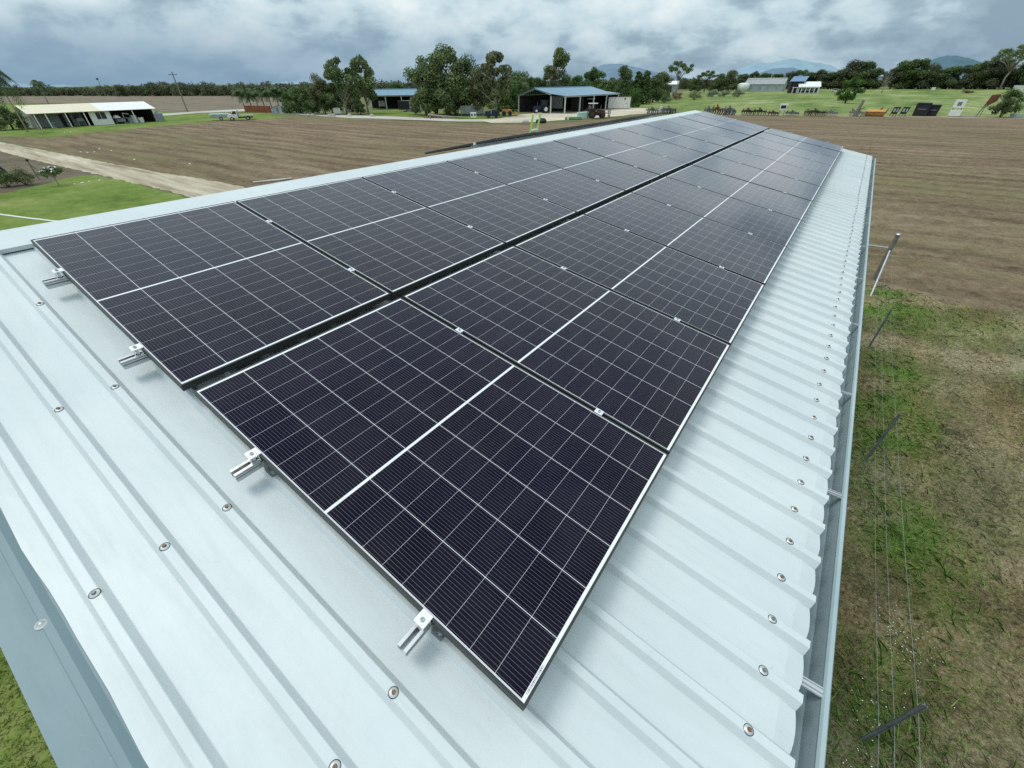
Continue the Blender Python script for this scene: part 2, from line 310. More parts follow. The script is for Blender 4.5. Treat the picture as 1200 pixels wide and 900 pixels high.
patch('gravel_track', [(-125, 9.2), (-95, 10), (-85.1, 10.6), (-67.1, 11.8), (-52.4, 12.6), (-42.4, 13.4), (-35.1, 14.2), (-20, 14.4), (-10, 13.4), (-10, 9.0), (-20, 9.5), (-31, 10.7), (-45, 10.0), (-56, 9.2), (-75, 8.3), (-95, 7.2), (-125, 6.5)], .020, 'track', .13, .6, 15)
patch('earth_strip', [(-100, 7), (-75, 8.5), (-50, 9.8), (-44, 10.2), (-46, 6.6), (-44.5, 5.0), (-43, 3.4), (-46, 0), (-60, -6), (-100, -6)], .012, 'earth', .4, 2, 16)
patch('front_lawn', [(-43.4, 3.5), (-44.6, 4.8), (-45.7, 6.4), (-47.8, 8.4), (-46.8, 9.7), (-40.8, 10.2), (-31, 10.4), (-8, 8.8), (0, 0), (4.6, -2), (4.6, -14), (-30, -14), (-44, -8)], .016, 'lawn', .25, 1.5, 17)
patch('weedy_paddock', [(3.5, -9), (3.5, 21), (6.4, 19.5), (7.6, 19.8), (9.2, 19.3), (12, 18.3), (30, 17.6), (60, 18), (90, 10), (60, -20)], .012, 'weedy', .25, 1.2, 18)
hs = G(0, 252); hm = G(30, 256); he = G(64, 260)
hz = MB(); hz.tube([(hs[0]-3, hs[1]-1.2, .035), (hs[0], hs[1], .03), (hm[0], hm[1], .03), (he[0], he[1], .03), (he[0]+4, he[1]+2.0, .03), (he[0]+9, he[1]+3, .03)], .06, 6)
tag(hz.build('hose', 'hose_white'), 'white hose lying across the green lawn behind the shed roof', 'hose')

# hills
def hill(name, prof, dist_, base_y, mat, seed):
    rng = random.Random(seed); ring = []; n = len(prof); vs = []; fs = []
    xs = [p[0] for p in prof]
    K = 46
    for i in range(K+1):
        x = xs[0]+(xs[-1]-xs[0])*i/K; yt = float(np.interp(x, xs, [p[1] for p in prof]))
        d = ray(x, base_y); d = d/np.linalg.norm(d[:2]); up = ray(x, yt); up = up/np.linalg.norm(up[:2])
        P = CAM[:2]+d[:2]*dist_; hh = CAM[2]+up[2]*dist_+rng.uniform(-1, 1)*dist_*.00035; hh = max(hh, 1)
        for j in range(9):
            t = (j-4)/4; g = math.cos(t*math.pi/2)**1.3
            vs.append((P[0]+d[0]*t*dist_*.16, P[1]+d[1]*t*dist_*.16, hh*g - 3*(abs(t) == 1) + rng.uniform(-.02, .02)*hh))
    for i in range(K):
        for j in range(8): a = i*9+j; fs.append((a, a+9, a+10, a+1))
    o = MB()._a(vs, fs).build(name, mat, smooth=True); o['kind'] = 'structure'
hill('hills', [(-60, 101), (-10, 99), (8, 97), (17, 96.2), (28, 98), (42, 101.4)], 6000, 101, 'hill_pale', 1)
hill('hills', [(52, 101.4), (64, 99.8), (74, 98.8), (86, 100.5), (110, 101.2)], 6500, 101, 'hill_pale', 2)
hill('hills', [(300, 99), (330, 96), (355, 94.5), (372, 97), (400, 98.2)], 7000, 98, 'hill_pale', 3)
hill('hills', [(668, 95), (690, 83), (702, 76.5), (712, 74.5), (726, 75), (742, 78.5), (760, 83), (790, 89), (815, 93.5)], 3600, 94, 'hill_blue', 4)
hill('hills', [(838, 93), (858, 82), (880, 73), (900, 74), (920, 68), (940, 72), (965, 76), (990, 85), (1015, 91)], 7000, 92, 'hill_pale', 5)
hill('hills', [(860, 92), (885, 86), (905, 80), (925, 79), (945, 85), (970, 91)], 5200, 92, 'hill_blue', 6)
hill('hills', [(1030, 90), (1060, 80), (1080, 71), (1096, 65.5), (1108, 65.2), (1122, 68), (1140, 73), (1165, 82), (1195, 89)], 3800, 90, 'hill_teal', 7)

# ---------------------------------------------------------------- the near farm shed
RM = Matrix.Translation((0, 0, H0)) @ Matrix.Rotation(TH, 4, 'Y')      # local x = down the slope, y = along the ridge, z = normal
def W(v, u, n): return RM @ Vector((v, u, n))
shed = thing('farm_shed', 'long farm shed with pale blue white ribbed metal roof under the solar panels', 'shed', (0, 0, 0))
RP, RT = -.131, -.103; RIB0, RIBP = -.157, .1905
U0, U1 = -.617, 14.45; VE = 4.20; VA = -.451
XA = (W(VA, 0, -.095)).x; ZA = W(VA, 0, -.095).z                        # ridge apex
def sheet(mirror, v0, v1):
    us = [(U0, RP)]
    k0 = math.ceil((U0-RIB0)/RIBP); k = k0
    while RIB0+RIBP*k < U1-.05:
        c = RIB0+RIBP*k
        us += [(c-.031, RP), (c-.029, RP+.0015), (c-.0145, RT-.0015), (c-.0125, RT), (c+.0125, RT), (c+.0145, RT-.0015), (c+.029, RP+.0015), (c+.031, RP)]
        us += [(c+.050, RP), (c+.072, RP), (c+.0953, RP), (c+.118, RP), (c+.140, RP)]
        k += 1
    us = [q for q in us if U0 <= q[0] < U1-.01] + [(U1, RP)]
    vs = []; fs = []
    xs = [v0+(v1-.05-v0)*i/44 for i in range(45)]+[v1]
    for x in xs:
        for u, z in us:
            dz = -.005 if (x == v1 and abs(z-RP) < .0001) else 0
            du = (.003*math.sin(x*2.9)+.0025*math.sin(x*8.1+1)+.002*math.sin(x*15)) if u == U0 else 0
            dz += (.002*math.sin(x*5.3)+.003) if u == U0 else .0007*math.sin(x*3.1+u*5)*math.sin(u*9+x)
            fr_ = ((u-RIB0)/RIBP) % 1.0; bulge = max(0., 1-((fr_-.5)/.34)**2) if x == v1 else 0
            p = W(x+.011*bulge, u+du, z+dz-.007*bulge)
            if mirror: p.x = 2*XA-p.x
            vs.append(tuple(p))
    n = len(us)
    for i in range(len(xs)-1):
        for j in range(n-1): fs.append((i*n+j, i*n+j+1, (i+1)*n+j+1, (i+1)*n+j))
    o = MB()._a(vs, fs).build('roof_sheet', 'roof_white', shed)
    md = o.modifiers.new('t', 'SOLIDIFY'); md.thickness = .0025; md.offset = -1
    for p in o.data.polygons:
        if p.normal.z < 0: p.flip()
    return o
sheet(False, -.40, VE); sheet(True, -.40, VE)
# ridge cap: one folded profile in x-z
def capprof():
    a = W(-.19, 0, -.121); b = W(-.187, 0, -.096); c = W(-.235, 0, -.094); d = W(VA+.02, 0, -.0945)
    L = [(q.x, q.z) for q in (a, b, c, d)]; return L+[(XA, ZA+.003)]+[(2*XA-x, z) for x, z in reversed(L)]
cp = capprof(); o = MB().prism(cp, 'y', U0-.015, U1+.02, closed=False).build('ridge_cap', 'roof_white', shed)
md = o.modifiers.new('t', 'SOLIDIFY'); md.thickness = .0012; md.offset = 0
mb = MB(); mb.poly([(x, U1+.019, z) for x, z in cp]); mb.build('ridge_end_plate', 'roof_white', shed)
# barge flashings along the near and far gable ends
def barge(us, sgn, mirror):
    mb = MB()
    prof = [(us[0], -.137), (us[0]+sgn*.030, -.1375), (us[0]+sgn*.060, -.176), (us[1], -.1775), (us[1]+sgn*.003, -.1805), (us[2], -.182), (us[2]+sgn*.002, -.30), (us[2]-sgn*.012, -.302)] if sgn < 0 else [(us[0], -.158), (us[1], -.1615), (us[2], -.166), (us[2]+sgn*.002, -.30), (us[2]-sgn*.012, -.302)]
    vs = []
    for v in (-.44, VE+.02):
        for u, n in prof:
            p = W(v, u, n)
            if mirror: p.x = 2*XA-p.x
            vs.append(tuple(p))
    n = len(prof); mb._a(vs, [(i, i+1, n+i+1, n+i) for i in range(n-1)])
    o = mb.build('barge_flashing', 'barge_blue', shed); md = o.modifiers.new('t', 'SOLIDIFY'); md.thickness = .0015; md.offset = 0
for mi in (False, True): barge([-.592, -.672, -.757], -1, mi); barge([14.41, 14.47, 14.50], 1, mi)
for v in (.52, 2.24, 3.96):
    p = W(v, -.672, -.1545); s = MB(RM); s.lathe([(0, .007), (.005, .007), (.006, .003), (.014, .0015), (.016, 0)], 18, c=(v, -.672, -.1775)); s.build('barge_screw', 'washer', shed, True)
# gutters
e = W(VE, 0, RP); gx0 = e.x-.055; lip = W(4.292, 0, -.15); gx1 = lip.x; gz = lip.z
prof = [(gx0, gz+.012), (gx0, gz-.105), (gx0+.06, gz-.115), (gx1-.022, gz-.11), (gx1-.010, gz-.02), (gx1-.012, gz-.004), (gx1-.006, gz+.004), (gx1+.006, gz+.003), (gx1+.011, gz-.006), (gx1+.010, gz-.02), (gx1+.003, gz-.026)]
for mi in (False, True):
    pr = [(2*XA-x, z) if mi else (x, z) for x, z in prof]
    mb = MB().prism(pr, 'y', U0-.10, U1+.05, closed=False)
    ends = [(pr[i][0], pr[i][1]) for i in range(6)]
    for yy in (U0-.0995, U1+.0495): mb.poly([(x, yy, z) for x, z in ends])
    g = mb.build('gutter', 'gutter_blue', shed); md = g.modifiers.new('t', 'SOLIDIFY'); md.thickness = .0012; md.offset = 0
    if not mi:
        for u in (.70, 1.68, 2.66, 3.80, 4.98, 6.2, 7.4, 8.6, 9.8, 11.0, 12.2, 13.4):
            s = MB(); z = gz-.004
            s.box(gx0+.004, gx1-.009, u-.018, u+.018, z-.003, z); s.box(gx0+.01, gx1-.012, u-.004, u+.004, z+.0005, z+.005); s.box(gx0+.01, gx1-.012, u-.016, u-.012, z+.0005, z+.004); s.box(gx0+.01, gx1-.012, u+.012, u+.016, z+.0005, z+.004)
            s.build('gutter_strap', 'alu', g)
# walls, fascia and posts below the roof
wx = gx0-.03; wl = 2*XA-wx
def corr(x0, y0, x1, y1, zt, name):
    mb = MB(); L = math.hypot(x1-x0, y1-y0); n = int(L/.1); dx, dy = (x1-x0)/L, (y1-y0)/L; vs = []; fs = []
    for i in range(n+1):
        t = L*i/n; d = .012*(i % 2); q = (x0+dx*t+dy*d, y0+dy*t-dx*d)
        vs += [(*q, 0), (*q, zt(q[0]))]
    for i in range(n): fs.append((2*i, 2*i+2, 2*i+3, 2*i+1))
    return mb._a(vs, fs).build(name, 'grey_tin', shed)
ezt = gz-.0
corr(wx, -.45, wx, 14.3, lambda x: gz-.03, 'side_wall'); corr(wl, -.45, wl, 14.3, lambda x: gz-.03, 'side_wall')
gab = lambda x: ZA-.10-abs(x-XA)*math.tan(TH)
corr(wl, -.45, wx, -.45, gab, 'end_wall'); corr(wl, 14.3, wx, 14.3, gab, 'end_wall')
for x in (wx+.012, wl-.012): MB().box(x-.01, x+.01, U0+.02, U1-.02, gz-.20, gz-.035).build('fascia', 'gutter_blue', shed)

# roof screws
scr = []
k0 = math.ceil((U0+.03-RIB0)/RIBP)
ribs = [RIB0+RIBP*k for k in range(k0, 200) if RIB0+RIBP*k < U1-.03]
for v in (.537, 1.421, 2.313, 3.186, 4.075):
    for u in ribs:
        if v > 4 or u < -.1: scr.append((v+random.uniform(-.006, .006), u+random.uniform(-.003, .003), RT))
for u in ribs: scr.append((-.213, u+.0, -.0935))
def camd(q): return (W(*q)-Vector(CAM)).length
scr.sort(key=camd)
WP = [(.0065, .0044), (.009, .0036), (.0130, .0014), (.0142, 0)]; SP = [(.0132, .001), (.0152, .0009), (.0154, -.001)]; HP = [(0, .0105), (.0052, .0105), (.0060, .0095), (.0060, .0040), (.0088, .0037), (.0088, .003)]
def one(nm, prof, n, mat):
    o = MB().lathe(prof, n).build(nm, mat, None, smooth=(n > 8)); me = o.data; bpy.data.objects.remove(o); return me
mh = one('roof_screw', HP, 8, 'rust_head'); mw = one('washer', WP, 24, 'washer'); ms = one('seal', SP, 24, 'rubber'); mh3 = one('roof_screw', HP, 8, 'steel_dull')
def R3(v, u, n, rz=0): return RM @ Matrix.Translation((v, u, n)) @ Matrix.Rotation(rz, 4, 'Z')
for q in scr[:100]:
    h = bpy.data.objects.new('roof_screw', mh if random.random() < .55 else mh3); COL.objects.link(h); h.parent = shed; h.matrix_local = R3(*q, random.uniform(0, 3)) @ Matrix.Rotation(random.uniform(-.05, .05), 4, 'X')
    for nm, me in (('washer', mw), ('seal', ms)):
        c = bpy.data.objects.new(nm, me); COL.objects.link(c); c.parent = h
mb = MB(RM)
for q in scr[100:]:
    mb.lathe([(0, .010), (.006, .010), (.006, .004)], 6, 0, q); mb.lathe(WP, 10, 1, q); mb.lathe(SP, 10, 2, q)
if scr[100:]:
    o = mb.build('roof_screws', ['rust_head', 'washer', 'rubber'], shed); o['kind'] = 'stuff'

# ---------------------------------------------------------------- solar panels
PL, PW, GAP = 1.722, 1.134, .0162; V2 = 1.784; DU2 = .0188; FH = .032
def panel_meshes():
    L = .0085
    mb = MB()
    for (x0, x1, y0, y1) in ((0, PL, 0, L), (0, PL, PW-L, PW), (0, L, L, PW-L), (PL-L, PL, L, PW-L)):
        mb.box(x0, x1, y0, y1, -.0062, 0)
    t = .003
    for (x0, x1, y0, y1) in ((0, PL, 0, t), (0, PL, PW-t, PW), (0, t, t, PW-t), (PL-t, PL, t, PW-t)):
        mb.box(x0, x1, y0, y1, -FH, -.0066)
    for (x0, x1, y0, y1) in ((t, PL-t, t, .028), (t, PL-t, PW-.028, PW-t), (t, .028, .028, PW-.028), (PL-.028, PL-t, .028, PW-.028)):
        mb.box(x0, x1, y0, y1, -FH, -FH+.002)
    mb.box(-.0006, PL+.0006, -.0006, 0, -.0235, -.0225); 
    f = mb.build('frame', 'frame_black'); fm = f.data; bpy.data.objects.remove(f)
    g = MB(); g.box(L-.001, PL-L+.001, L-.001, PW-L+.001, -.0058, -.0012); g = g.build('glass', 'solar_cells'); gm = g.data; bpy.data.objects.remove(g)
    return fm, gm
FM, GM = panel_meshes()
def panel(v, u, label, group, M=RM, n=0.):
    r = bpy.data.objects.new('solar_panel', None); COL.objects.link(r); r.empty_display_size = .2; tag(r, label, 'solar panel', group)
    r.matrix_world = M @ Matrix.Translation((v, u, n)) @ Matrix.Rotation(random.uniform(-.0022, .0022), 4, 'X') @ Matrix.Rotation(random.uniform(-.0016, .0016), 4, 'Y')
    for nm, me in (('frame', FM), ('glass', GM)):
        c = bpy.data.objects.new(nm, me); COL.objects.link(c); c.parent = r
    return r
first = None
for k in range(12):
    panel(0, k*(PW+GAP), 'solar panel in the upper row beside the ridge cap, %s from the near end' % ORD[k], 'solar panels of the upper row')
    p = panel(V2, DU2+k*(PW+GAP), 'solar panel in the lower row beside the gutter side, %s from the near end' % ORD[k], 'solar panels of the lower row')
    if k == 0:
        s = MB()
        rr = random.Random(4); y = .03
        while y < .115:
            wd = rr.choice([.0008, .0012, .002]); s.box(1.7045, 1.7105, y, y+wd, -.0011, -.0009); y += wd+rr.choice([.0012, .0018, .0026])
        s.build('barcode_strip', 'black', p)
# rails with clamps and feet
US = PW+GAP
def rail(v, du, cnt, label, mirror=False, u_start=0.):
    M = RM if not mirror else Matrix.Translation((2*XA, 0, 0)) @ Matrix.Scale(-1, 4, (1, 0, 0)) @ RM
    r = bpy.data.objects.new('mounting_rail', None); COL.objects.link(r); tag(r, label, 'rail', 'aluminium rails under the solar panels'); r.location = M @ Vector((v, u_start, -.10))
    bpy.context.view_layer.update(); Mi = Matrix.Translation(-r.location) @ M
    a, b = u_start-.092+du*.6, u_start+du+cnt*US-GAP+.07
    z1 = -FH-.001; z0 = z1-.040; w = .018
    pr = [(-w, z0), (w, z0), (w, z1), (.0075, z1), (.0075, z1-.004), (w-.004, z1-.004), (w-.004, z0+.008), (-w+.004, z0+.008), (-w+.004, z1-.004), (-.0075, z1-.004), (-.0075, z1), (-w, z1)]
    pr = [(x+v, z) for x, z in pr]
    mb = MB(Mi); mb.prism(pr, 'y', a, b)
    mb.box(v-w-.0012, v-w, a, b, z0+.014, z0+.016); mb.box(v+w, v+w+.0012, a, b, z0+.014, z0+.016)
    mb.build('channel', 'alu', r)
    gb = MB(Mi); gb.box(v-w-.0003, v-w+.0005, a-.0003, b, z0+.018, z0+.024); gb.box(v+w-.0005, v+w+.0003, a-.0003, b, z0+.018, z0+.024); gb.box(v-w-.0003, v-w+.0005, a-.0003, b, z1-.009, z1-.006); gb.box(v+w-.0005, v+w+.0003, a-.0003, b, z1-.009, z1-.006); gb.build('groove', 'steel_dull', r)
    for k in range(cnt+1):
        u = u_start+du+k*US-GAP/2 if 0 < k < cnt else (u_start+du if k == 0 else u_start+du+cnt*US-GAP)
        if 0 < k < cnt:
            c = MB(Mi); c.box(v-.020, v+.020, u-.0165, u+.0165, .0008, .0042); c.box(v-.02, v+.02, u-.0065, u+.0065, z1, .0008); o = c.build('mid_clamp', 'alu_white', r, bev=.0008)
            bc = (v, u, .0042)
        else:
            s = -1 if k == 0 else 1
            y0, y1 = sorted((u+s*.034, u-s*.0075)); y2, y3 = sorted((u+s*.034, u+s*.0015)); y4, y5 = sorted((u+s*.034, u+s*.030))
            c = MB(Mi); c.box(v-.020, v+.020, y0, y1, .0008, .0042); c.box(v-.02, v+.02, y2 if s > 0 else y3-.004, (y2+.004) if s > 0 else y3, z1+.0005, .0008); c.box(v-.02, v+.02, y4, y5, z1+.0005, .0008)
            c.box(v-.006, v+.006, u+s*.012, u+s*.024, z1+.0005, .0008) if s > 0 else c.box(v-.006, v+.006, u-.024, u-.012, z1+.0005, .0008)
            o = c.build('end_clamp', 'alu_white', r, bev=.0008); bc = (v, u+s*.017, .0042)
        bt = MB(Mi); bt.lathe([(0, .0035), (.0032, .0035), (.0036, .006), (.0062, .006), (.0068, .005), (.0068, 0)], 16, c=bc); bt.build('bolt', 'galv', o)
    kk = math.ceil((u_start+.0-RIB0)/RIBP); step = 6
    while RIB0+RIBP*kk < b-.05:
        u = RIB0+RIBP*kk
        f = MB(Mi); x = v+w+.0015
        f.box(x, x+.005, u-.020, u+.020, RT+.003, z1-.004); f.box(x, x+.045, u-.020, u+.020, RT+.0005, RT+.005)
        f = f.build('foot_bracket', 'alu', r, bev=.001)
        q = MB(Mi); q.lathe([(0, .008), (.006, .008), (.0065, .005), (.010, .004), (.010, 0)], 12, c=(v+w+.028, u, RT+.005)); q.lathe([(0, .008), (.007, .008), (.0075, 0)], 6, c=(x+.005, u, (RT+z1)/2), ax='x'); q.build('bolt', 'galv', f)
        kk += step
    return r
for v, du, nm in ((.452, 0, 'uppermost'), (1.352, 0, 'second highest'), (2.250, DU2, 'third highest'), (3.143, DU2, 'lowest')):
    rail(v, du, 12, 'silver %s of the four rails sticking out under the near panels' % nm)
# panels on the far slope: only their upper edge shows past the ridge
MF = Matrix.Translation((2*XA, 0, 0)) @ Matrix.Scale(-1, 4, (1, 0, 0)) @ RM
RMF = Matrix.Translation((2*XA, 0, H0)) @ Matrix.Rotation(-TH, 4, 'Y')
for k in range(7):
    panel(-.17-PL, 5.75+k*US, 'black solar panel edge showing beyond the ridge, %s from its near end' % ORD[k], 'solar panels on the far roof slope', RMF)
rail(.62, 0, 7, 'silver rail under the panels on the far side of the ridge', True, 5.75)
# ladder against the far eave
lx = 2*XA-gx1-.03
b0 = onplane(621, 153, (1, 0, 0), lx); t0 = onplane(634, 133, (1, 0, 0), lx)
ly = float(b0[1]+t0[1])/2; ztop = float(t0[2])
lad = thing('ladder', 'lime green extension ladder standing above the far eave of the roof', 'ladder', (lx-1.2, ly, 0))
for s in (-.21, .21): MB().bar((0, s, 0), (1.2*ztop/(ztop-.2), s, ztop), .03, .08).build('rail', 'green_paint', lad)
mb = None
for k in range(int(ztop/.3)):
    z = .25+.3*k; MB().bar((1.2*z/(ztop-.2), -.20, z), (1.2*z/(ztop-.2), .20, z), .035, .035).build('rung', 'lime_rung', lad)

# ---------------------------------------------------------------- fence beside the shed
fx = 5.95
fence = thing('wire_fence', 'three wire stock fence with grey steel posts beside the gutter', 'fence', (fx, 3.06, 0))
posts = [((1008, 868), (1080, 822)), ((1013, 541), (1050, 483)), ((1017.5, 408), (1043, 362))]
PP = []
for b, t_ in posts:
    P = G(*b); hgt_ = hgt(b, t_); PP.append((P[0]-fx, P[1]-3.06, hgt_))
    mb = MB(); x, y, h = PP[-1]
    mb.box(x-.022, x+.022, y-.003, y+.003, 0, h); mb.box(x-.003, x+.003, y+.003, y+.030, 0, h); mb.box(x-.0215, x-.0155, y-.012, y-.003, 0, h); mb.box(x+.0155, x+.0215, y-.012, y-.003, 0, h); mb.build('post', 'steel_dull', fence)
P = G(1022.5, 330); h4 = hgt((1022.5, 330), (1049.5, 274)); sx_, sy_ = P[0]-fx, P[1]-3.06
mb = MB(); mb.tube([(sx_, sy_, 0), (sx_, sy_, h4)], .068, 12); mb.build('strainer_post', 'wood_grey', fence); MB().lathe([(0, .03), (.055, .025), (.075, 0), (.075, -.03)], 12, c=(sx_, sy_, h4)).build('post_cap', 'alu', fence)
P = G(1020, 347.5); mb = MB(); mb.tube([(P[0]-fx, P[1]-3.06, 0), (sx_, sy_-.08, h4*.68)], .03, 10); mb.build('stay_brace', 'galv', fence)
mb = MB(); mb.tube([(sx_-1.9, sy_+.25, h4*.66), (sx_-.08, sy_, h4*.72)], .028, 8); mb.build('rail', 'galv', fence)
MB().tube([(sx_-1.9, sy_+.25, 0), (sx_-1.9, sy_+.25, h4*.8)], .05, 10).build('post', 'galv', fence)
for hh in (.33, .64, 1.06):
    pts = []; stn = [(0.02, -8., hh)]+[(p[0]+.03, p[1], min(hh, p[2]-.06)) for p in PP]+[(sx_+.09, sy_, hh+.1)]
    for i in range(len(stn)-1):
        for k in range(8):
            t_ = k/8; q = [stn[i][j]*(1-t_)+stn[i+1][j]*t_ for j in range(3)]; q[2] -= .03*math.sin(math.pi*t_); pts.append(q)
    pts.append(stn[-1]); mb = MB(); mb.tube(pts, .0017, 5); mb.build('wire', 'wire', fence)

# ---------------------------------------------------------------- grass around the shed
def blades(name, n, area, mat, hmin, hmax, wid, patchf=None, lean=.7, seed=3):
    rng = np.random.default_rng(seed); x0, x1, y0, y1 = area
    P = np.stack([rng.uniform(x0, x1, n*4), rng.uniform(y0, y1, n*4)], 1)
    if patchf is not None: P = P[patchf(P, rng)]
    P = P[:n]; n = len(P)
    h = rng.uniform(hmin, hmax, n); a = rng.uniform(0, 2*np.pi, n); ln = rng.uniform(.1, lean, n)*h*1.3; b = a+rng.normal(0, .6, n)
    w = rng.uniform(.6, 1.3, n)*wid
    base = np.c_[P, np.full(n, .01)]; tip = base+np.c_[np.cos(a)*ln, np.sin(a)*ln, h]
    mid = base+np.c_[np.cos(a)*ln*.35, np.sin(a)*ln*.35, h*.6]
    sd = np.c_[-np.sin(b), np.cos(b), np.zeros(n)]*w[:, None]
    V = np.stack([base-sd, base+sd, mid+sd*.8, tip, mid-sd*.8], 1).reshape(-1, 3)
    o = fastmesh(name, V, 5, mat); o['kind'] = 'stuff'; return o
def fbm(P, s, seed):
    r = np.random.default_rng(seed); v = np.zeros(len(P))
    for k in range(9):
        a = r.uniform(0, 2*np.pi); f = s*r.uniform(.6, 2.2); v += np.sin((P[:, 0]*np.cos(a)+P[:, 1]*np.sin(a))*f+r.uniform(0, 6.28))
    return v/9*1.6
def near_w(P, rng, pw=1.): 
    d = np.hypot(P[:, 0]-3.6, P[:, 1]+.3); return rng.random(len(P)) < np.clip((5.5/np.maximum(d, 3))**pw, 0, 1)
def strip(P): return np.exp(-((P[:, 0]-6.35-.15*np.sin(P[:, 1]*1.3))/.72)**2)
inpad = lambda P: (P[:, 1] < 19.0+.9*fbm(P, .9, 61)+.5*fbm(P, 3., 62)+.5*fbm(P, 7., 63)) & (P[:, 0] > 4.15)
gg = lambda P: np.clip(1.25*strip(P)*(.62+fbm(P, 1.1, 5)) + .55*np.clip(fbm(P, .75, 6)-.12, 0, 1), 0, 1)
blades('green_weeds', 42000, (4.2, 16, -2.2, 19.5), 'grass_green', .03, .13, .006, lambda P, r: inpad(P) & near_w(P, r, 1.1) & (r.random(len(P)) < gg(P)), 2.2, 3)
blades('dry_grass', 120000, (4.2, 17, -2.2, 19.5), 'grass_dry', .012, .05, .0036, lambda P, r: inpad(P) & near_w(P, r, 1.0) & (r.random(len(P)) > .7*gg(P)) & (r.random(len(P)) < .6+.5*fbm(P, 1.6, 9)), 3.2, 4)
blades('short_grass', 80000, (4.2, 17, -2.2, 19.5), 'grass_mid', .012, .055, .004, lambda P, r: inpad(P) & near_w(P, r, 1.0) & (r.random(len(P)) < .55+.6*fbm(P, 1.2, 10)), 3.2, 8)
blades('lawn_grass', 90000, (-13, 4.5, -13, -.5), 'lawn_blade', .012, .035, .0032, lambda P, r: r.random(len(P)) < np.clip(1.25*np.exp(-(((P[:, 0]+2.3)/3.3)**2+((P[:, 1]+2.4)/3.0)**2)), 0, 1), 3.4, 5)
def flowers():
    rng = np.random.default_rng(9); C = []
    for (cx, cy, r, n) in ((6.35, 2.5, .40, 160), (6.6, 1.7, .3, 60), (6.45, 4.6, .30, 60), (6.1, 3.4, .2, 20), (8.6, 8.2, .6, 30), (9.2, 9.8, .5, 24), (7.6, 12.8, .4, 14)):
        C.append(np.c_[rng.normal(cx, r*.6, n), rng.normal(cy, r*.9, n), rng.uniform(.04, .10, n)])
    C = np.concatenate(C); s = rng.uniform(.004, .0075, len(C))[:, None]; V = []
    for k in range(5):
        a = 2*np.pi*k/5; V.append(C+s*np.array([np.cos(a), np.sin(a), 0.])+np.c_[np.zeros(len(C)), np.zeros(len(C)), s[:, 0]*.3*(-1)**k])
    o = fastmesh('wildflowers', np.stack(V, 1).reshape(-1, 3), 5, 'petal'); o['kind'] = 'stuff'
flowers()
def paddock_detail():
    nx, ny = 300, 420; X, Y = np.meshgrid(np.linspace(4.1, 14.5, nx), np.linspace(-2.4, 19.0, ny)); P = np.c_[X.ravel(), Y.ravel()]
    rng = np.random.default_rng(21); hN = .012*fbm(P, 2.2, 31)+.010*fbm(P, 6., 32)+rng.normal(0, .006, len(P)); edge = np.minimum.reduce([(P[:, 0]-4.1)/.5, (14.5-P[:, 0])/1.5, (18.6+.9*fbm(P, .9, 61)+.5*fbm(P, 3., 62)-P[:, 1])/.6]); 
    z = .028+hN*np.clip(edge, 0, 1); z = np.where(edge < 0, -.02, z)
    me = bpy.data.meshes.new('rough_pasture'); V = np.c_[P, z]; I = np.arange(nx*ny).reshape(ny, nx); F = np.stack([I[:-1, :-1], I[:-1, 1:], I[1:, 1:], I[1:, :-1]], -1).reshape(-1, 4)
    me.vertices.add(len(V)); me.vertices.foreach_set('co', V.astype(np.float32).ravel()); me.loops.add(F.size); me.loops.foreach_set('vertex_index', F.astype(np.int32).ravel()); me.polygons.add(len(F)); me.polygons.foreach_set('loop_start', np.arange(0, F.size, 4, dtype=np.int32)); me.update(calc_edges=True)
    a = me.attributes.new('green', 'FLOAT', 'POINT'); a.data.foreach_set('value', np.clip(gg(P)*1.2*(.58+.45*fbm(P, 4.5, 77))+.22*np.clip(fbm(P, 3.1, 78)+.2, 0, 1)+rng.normal(0, .16, len(P)), 0, 1).astype(np.float32))
    a = me.attributes.new('dry', 'FLOAT', 'POINT'); a.data.foreach_set('value', np.clip(.5+.55*fbm(P, 1.6, 9)+.25*fbm(P, 5, 41)+rng.normal(0, .16, len(P)), 0, 1).astype(np.float32))
    a = me.attributes.new('brown', 'FLOAT', 'POINT'); a.data.foreach_set('value', np.clip(.35+.6*np.exp(-((P[:, 0]-4.9)/.7)**2)+.5*fbm(P, .5, 91)+.3*fbm(P, 2.5, 92), 0, 1).astype(np.float32))
    m, t, b = nt('pasture_mat'); A = N(t, 'ShaderNodeAttribute', attribute_name='green').outputs['Fac']; B = N(t, 'ShaderNodeAttribute', attribute_name='dry').outputs['Fac']; co = pos_co(t)
    f1 = noise(t, co, 38, 5, .75, .4); f2 = noise(t, co, 11, 4, .7)
    k = ramp(t, math_(t, 'ADD', math_(t, 'MULTIPLY', B, .30), math_(t, 'MULTIPLY_ADD', f1, 1.0, math_(t, 'MULTIPLY_ADD', f2, .55, -.44))), [(.20, (.05, .045, .024)), (.36, (.17, .15, .082)), (.52, (.285, .25, .145)), (.76, (.52, .455, .31))])
    BR = N(t, 'ShaderNodeAttribute', attribute_name='brown').outputs['Fac']
    k = mixc(t, BR, k, mixc(t, 1.0, k, (1.12, .86, .74), 'MULTIPLY'))
    k = mixc(t, math_(t, 'MULTIPLY', A, .9), k, ramp(t, f1, [(.35, (.05, .095, .018)), (.5, (.14, .24, .04)), (.66, (.29, .37, .11))]))
    t.links.new(k, b.inputs['Base Color']); b.inputs['Roughness'].default_value = 1; b.inputs['Specular IOR Level'].default_value = .05; bump(t, b, f1, 1., .05)
    me.materials.append(m); o = bpy.data.objects.new('rough_pasture', me); COL.objects.link(o); o['kind'] = 'structure'
paddock_detail()
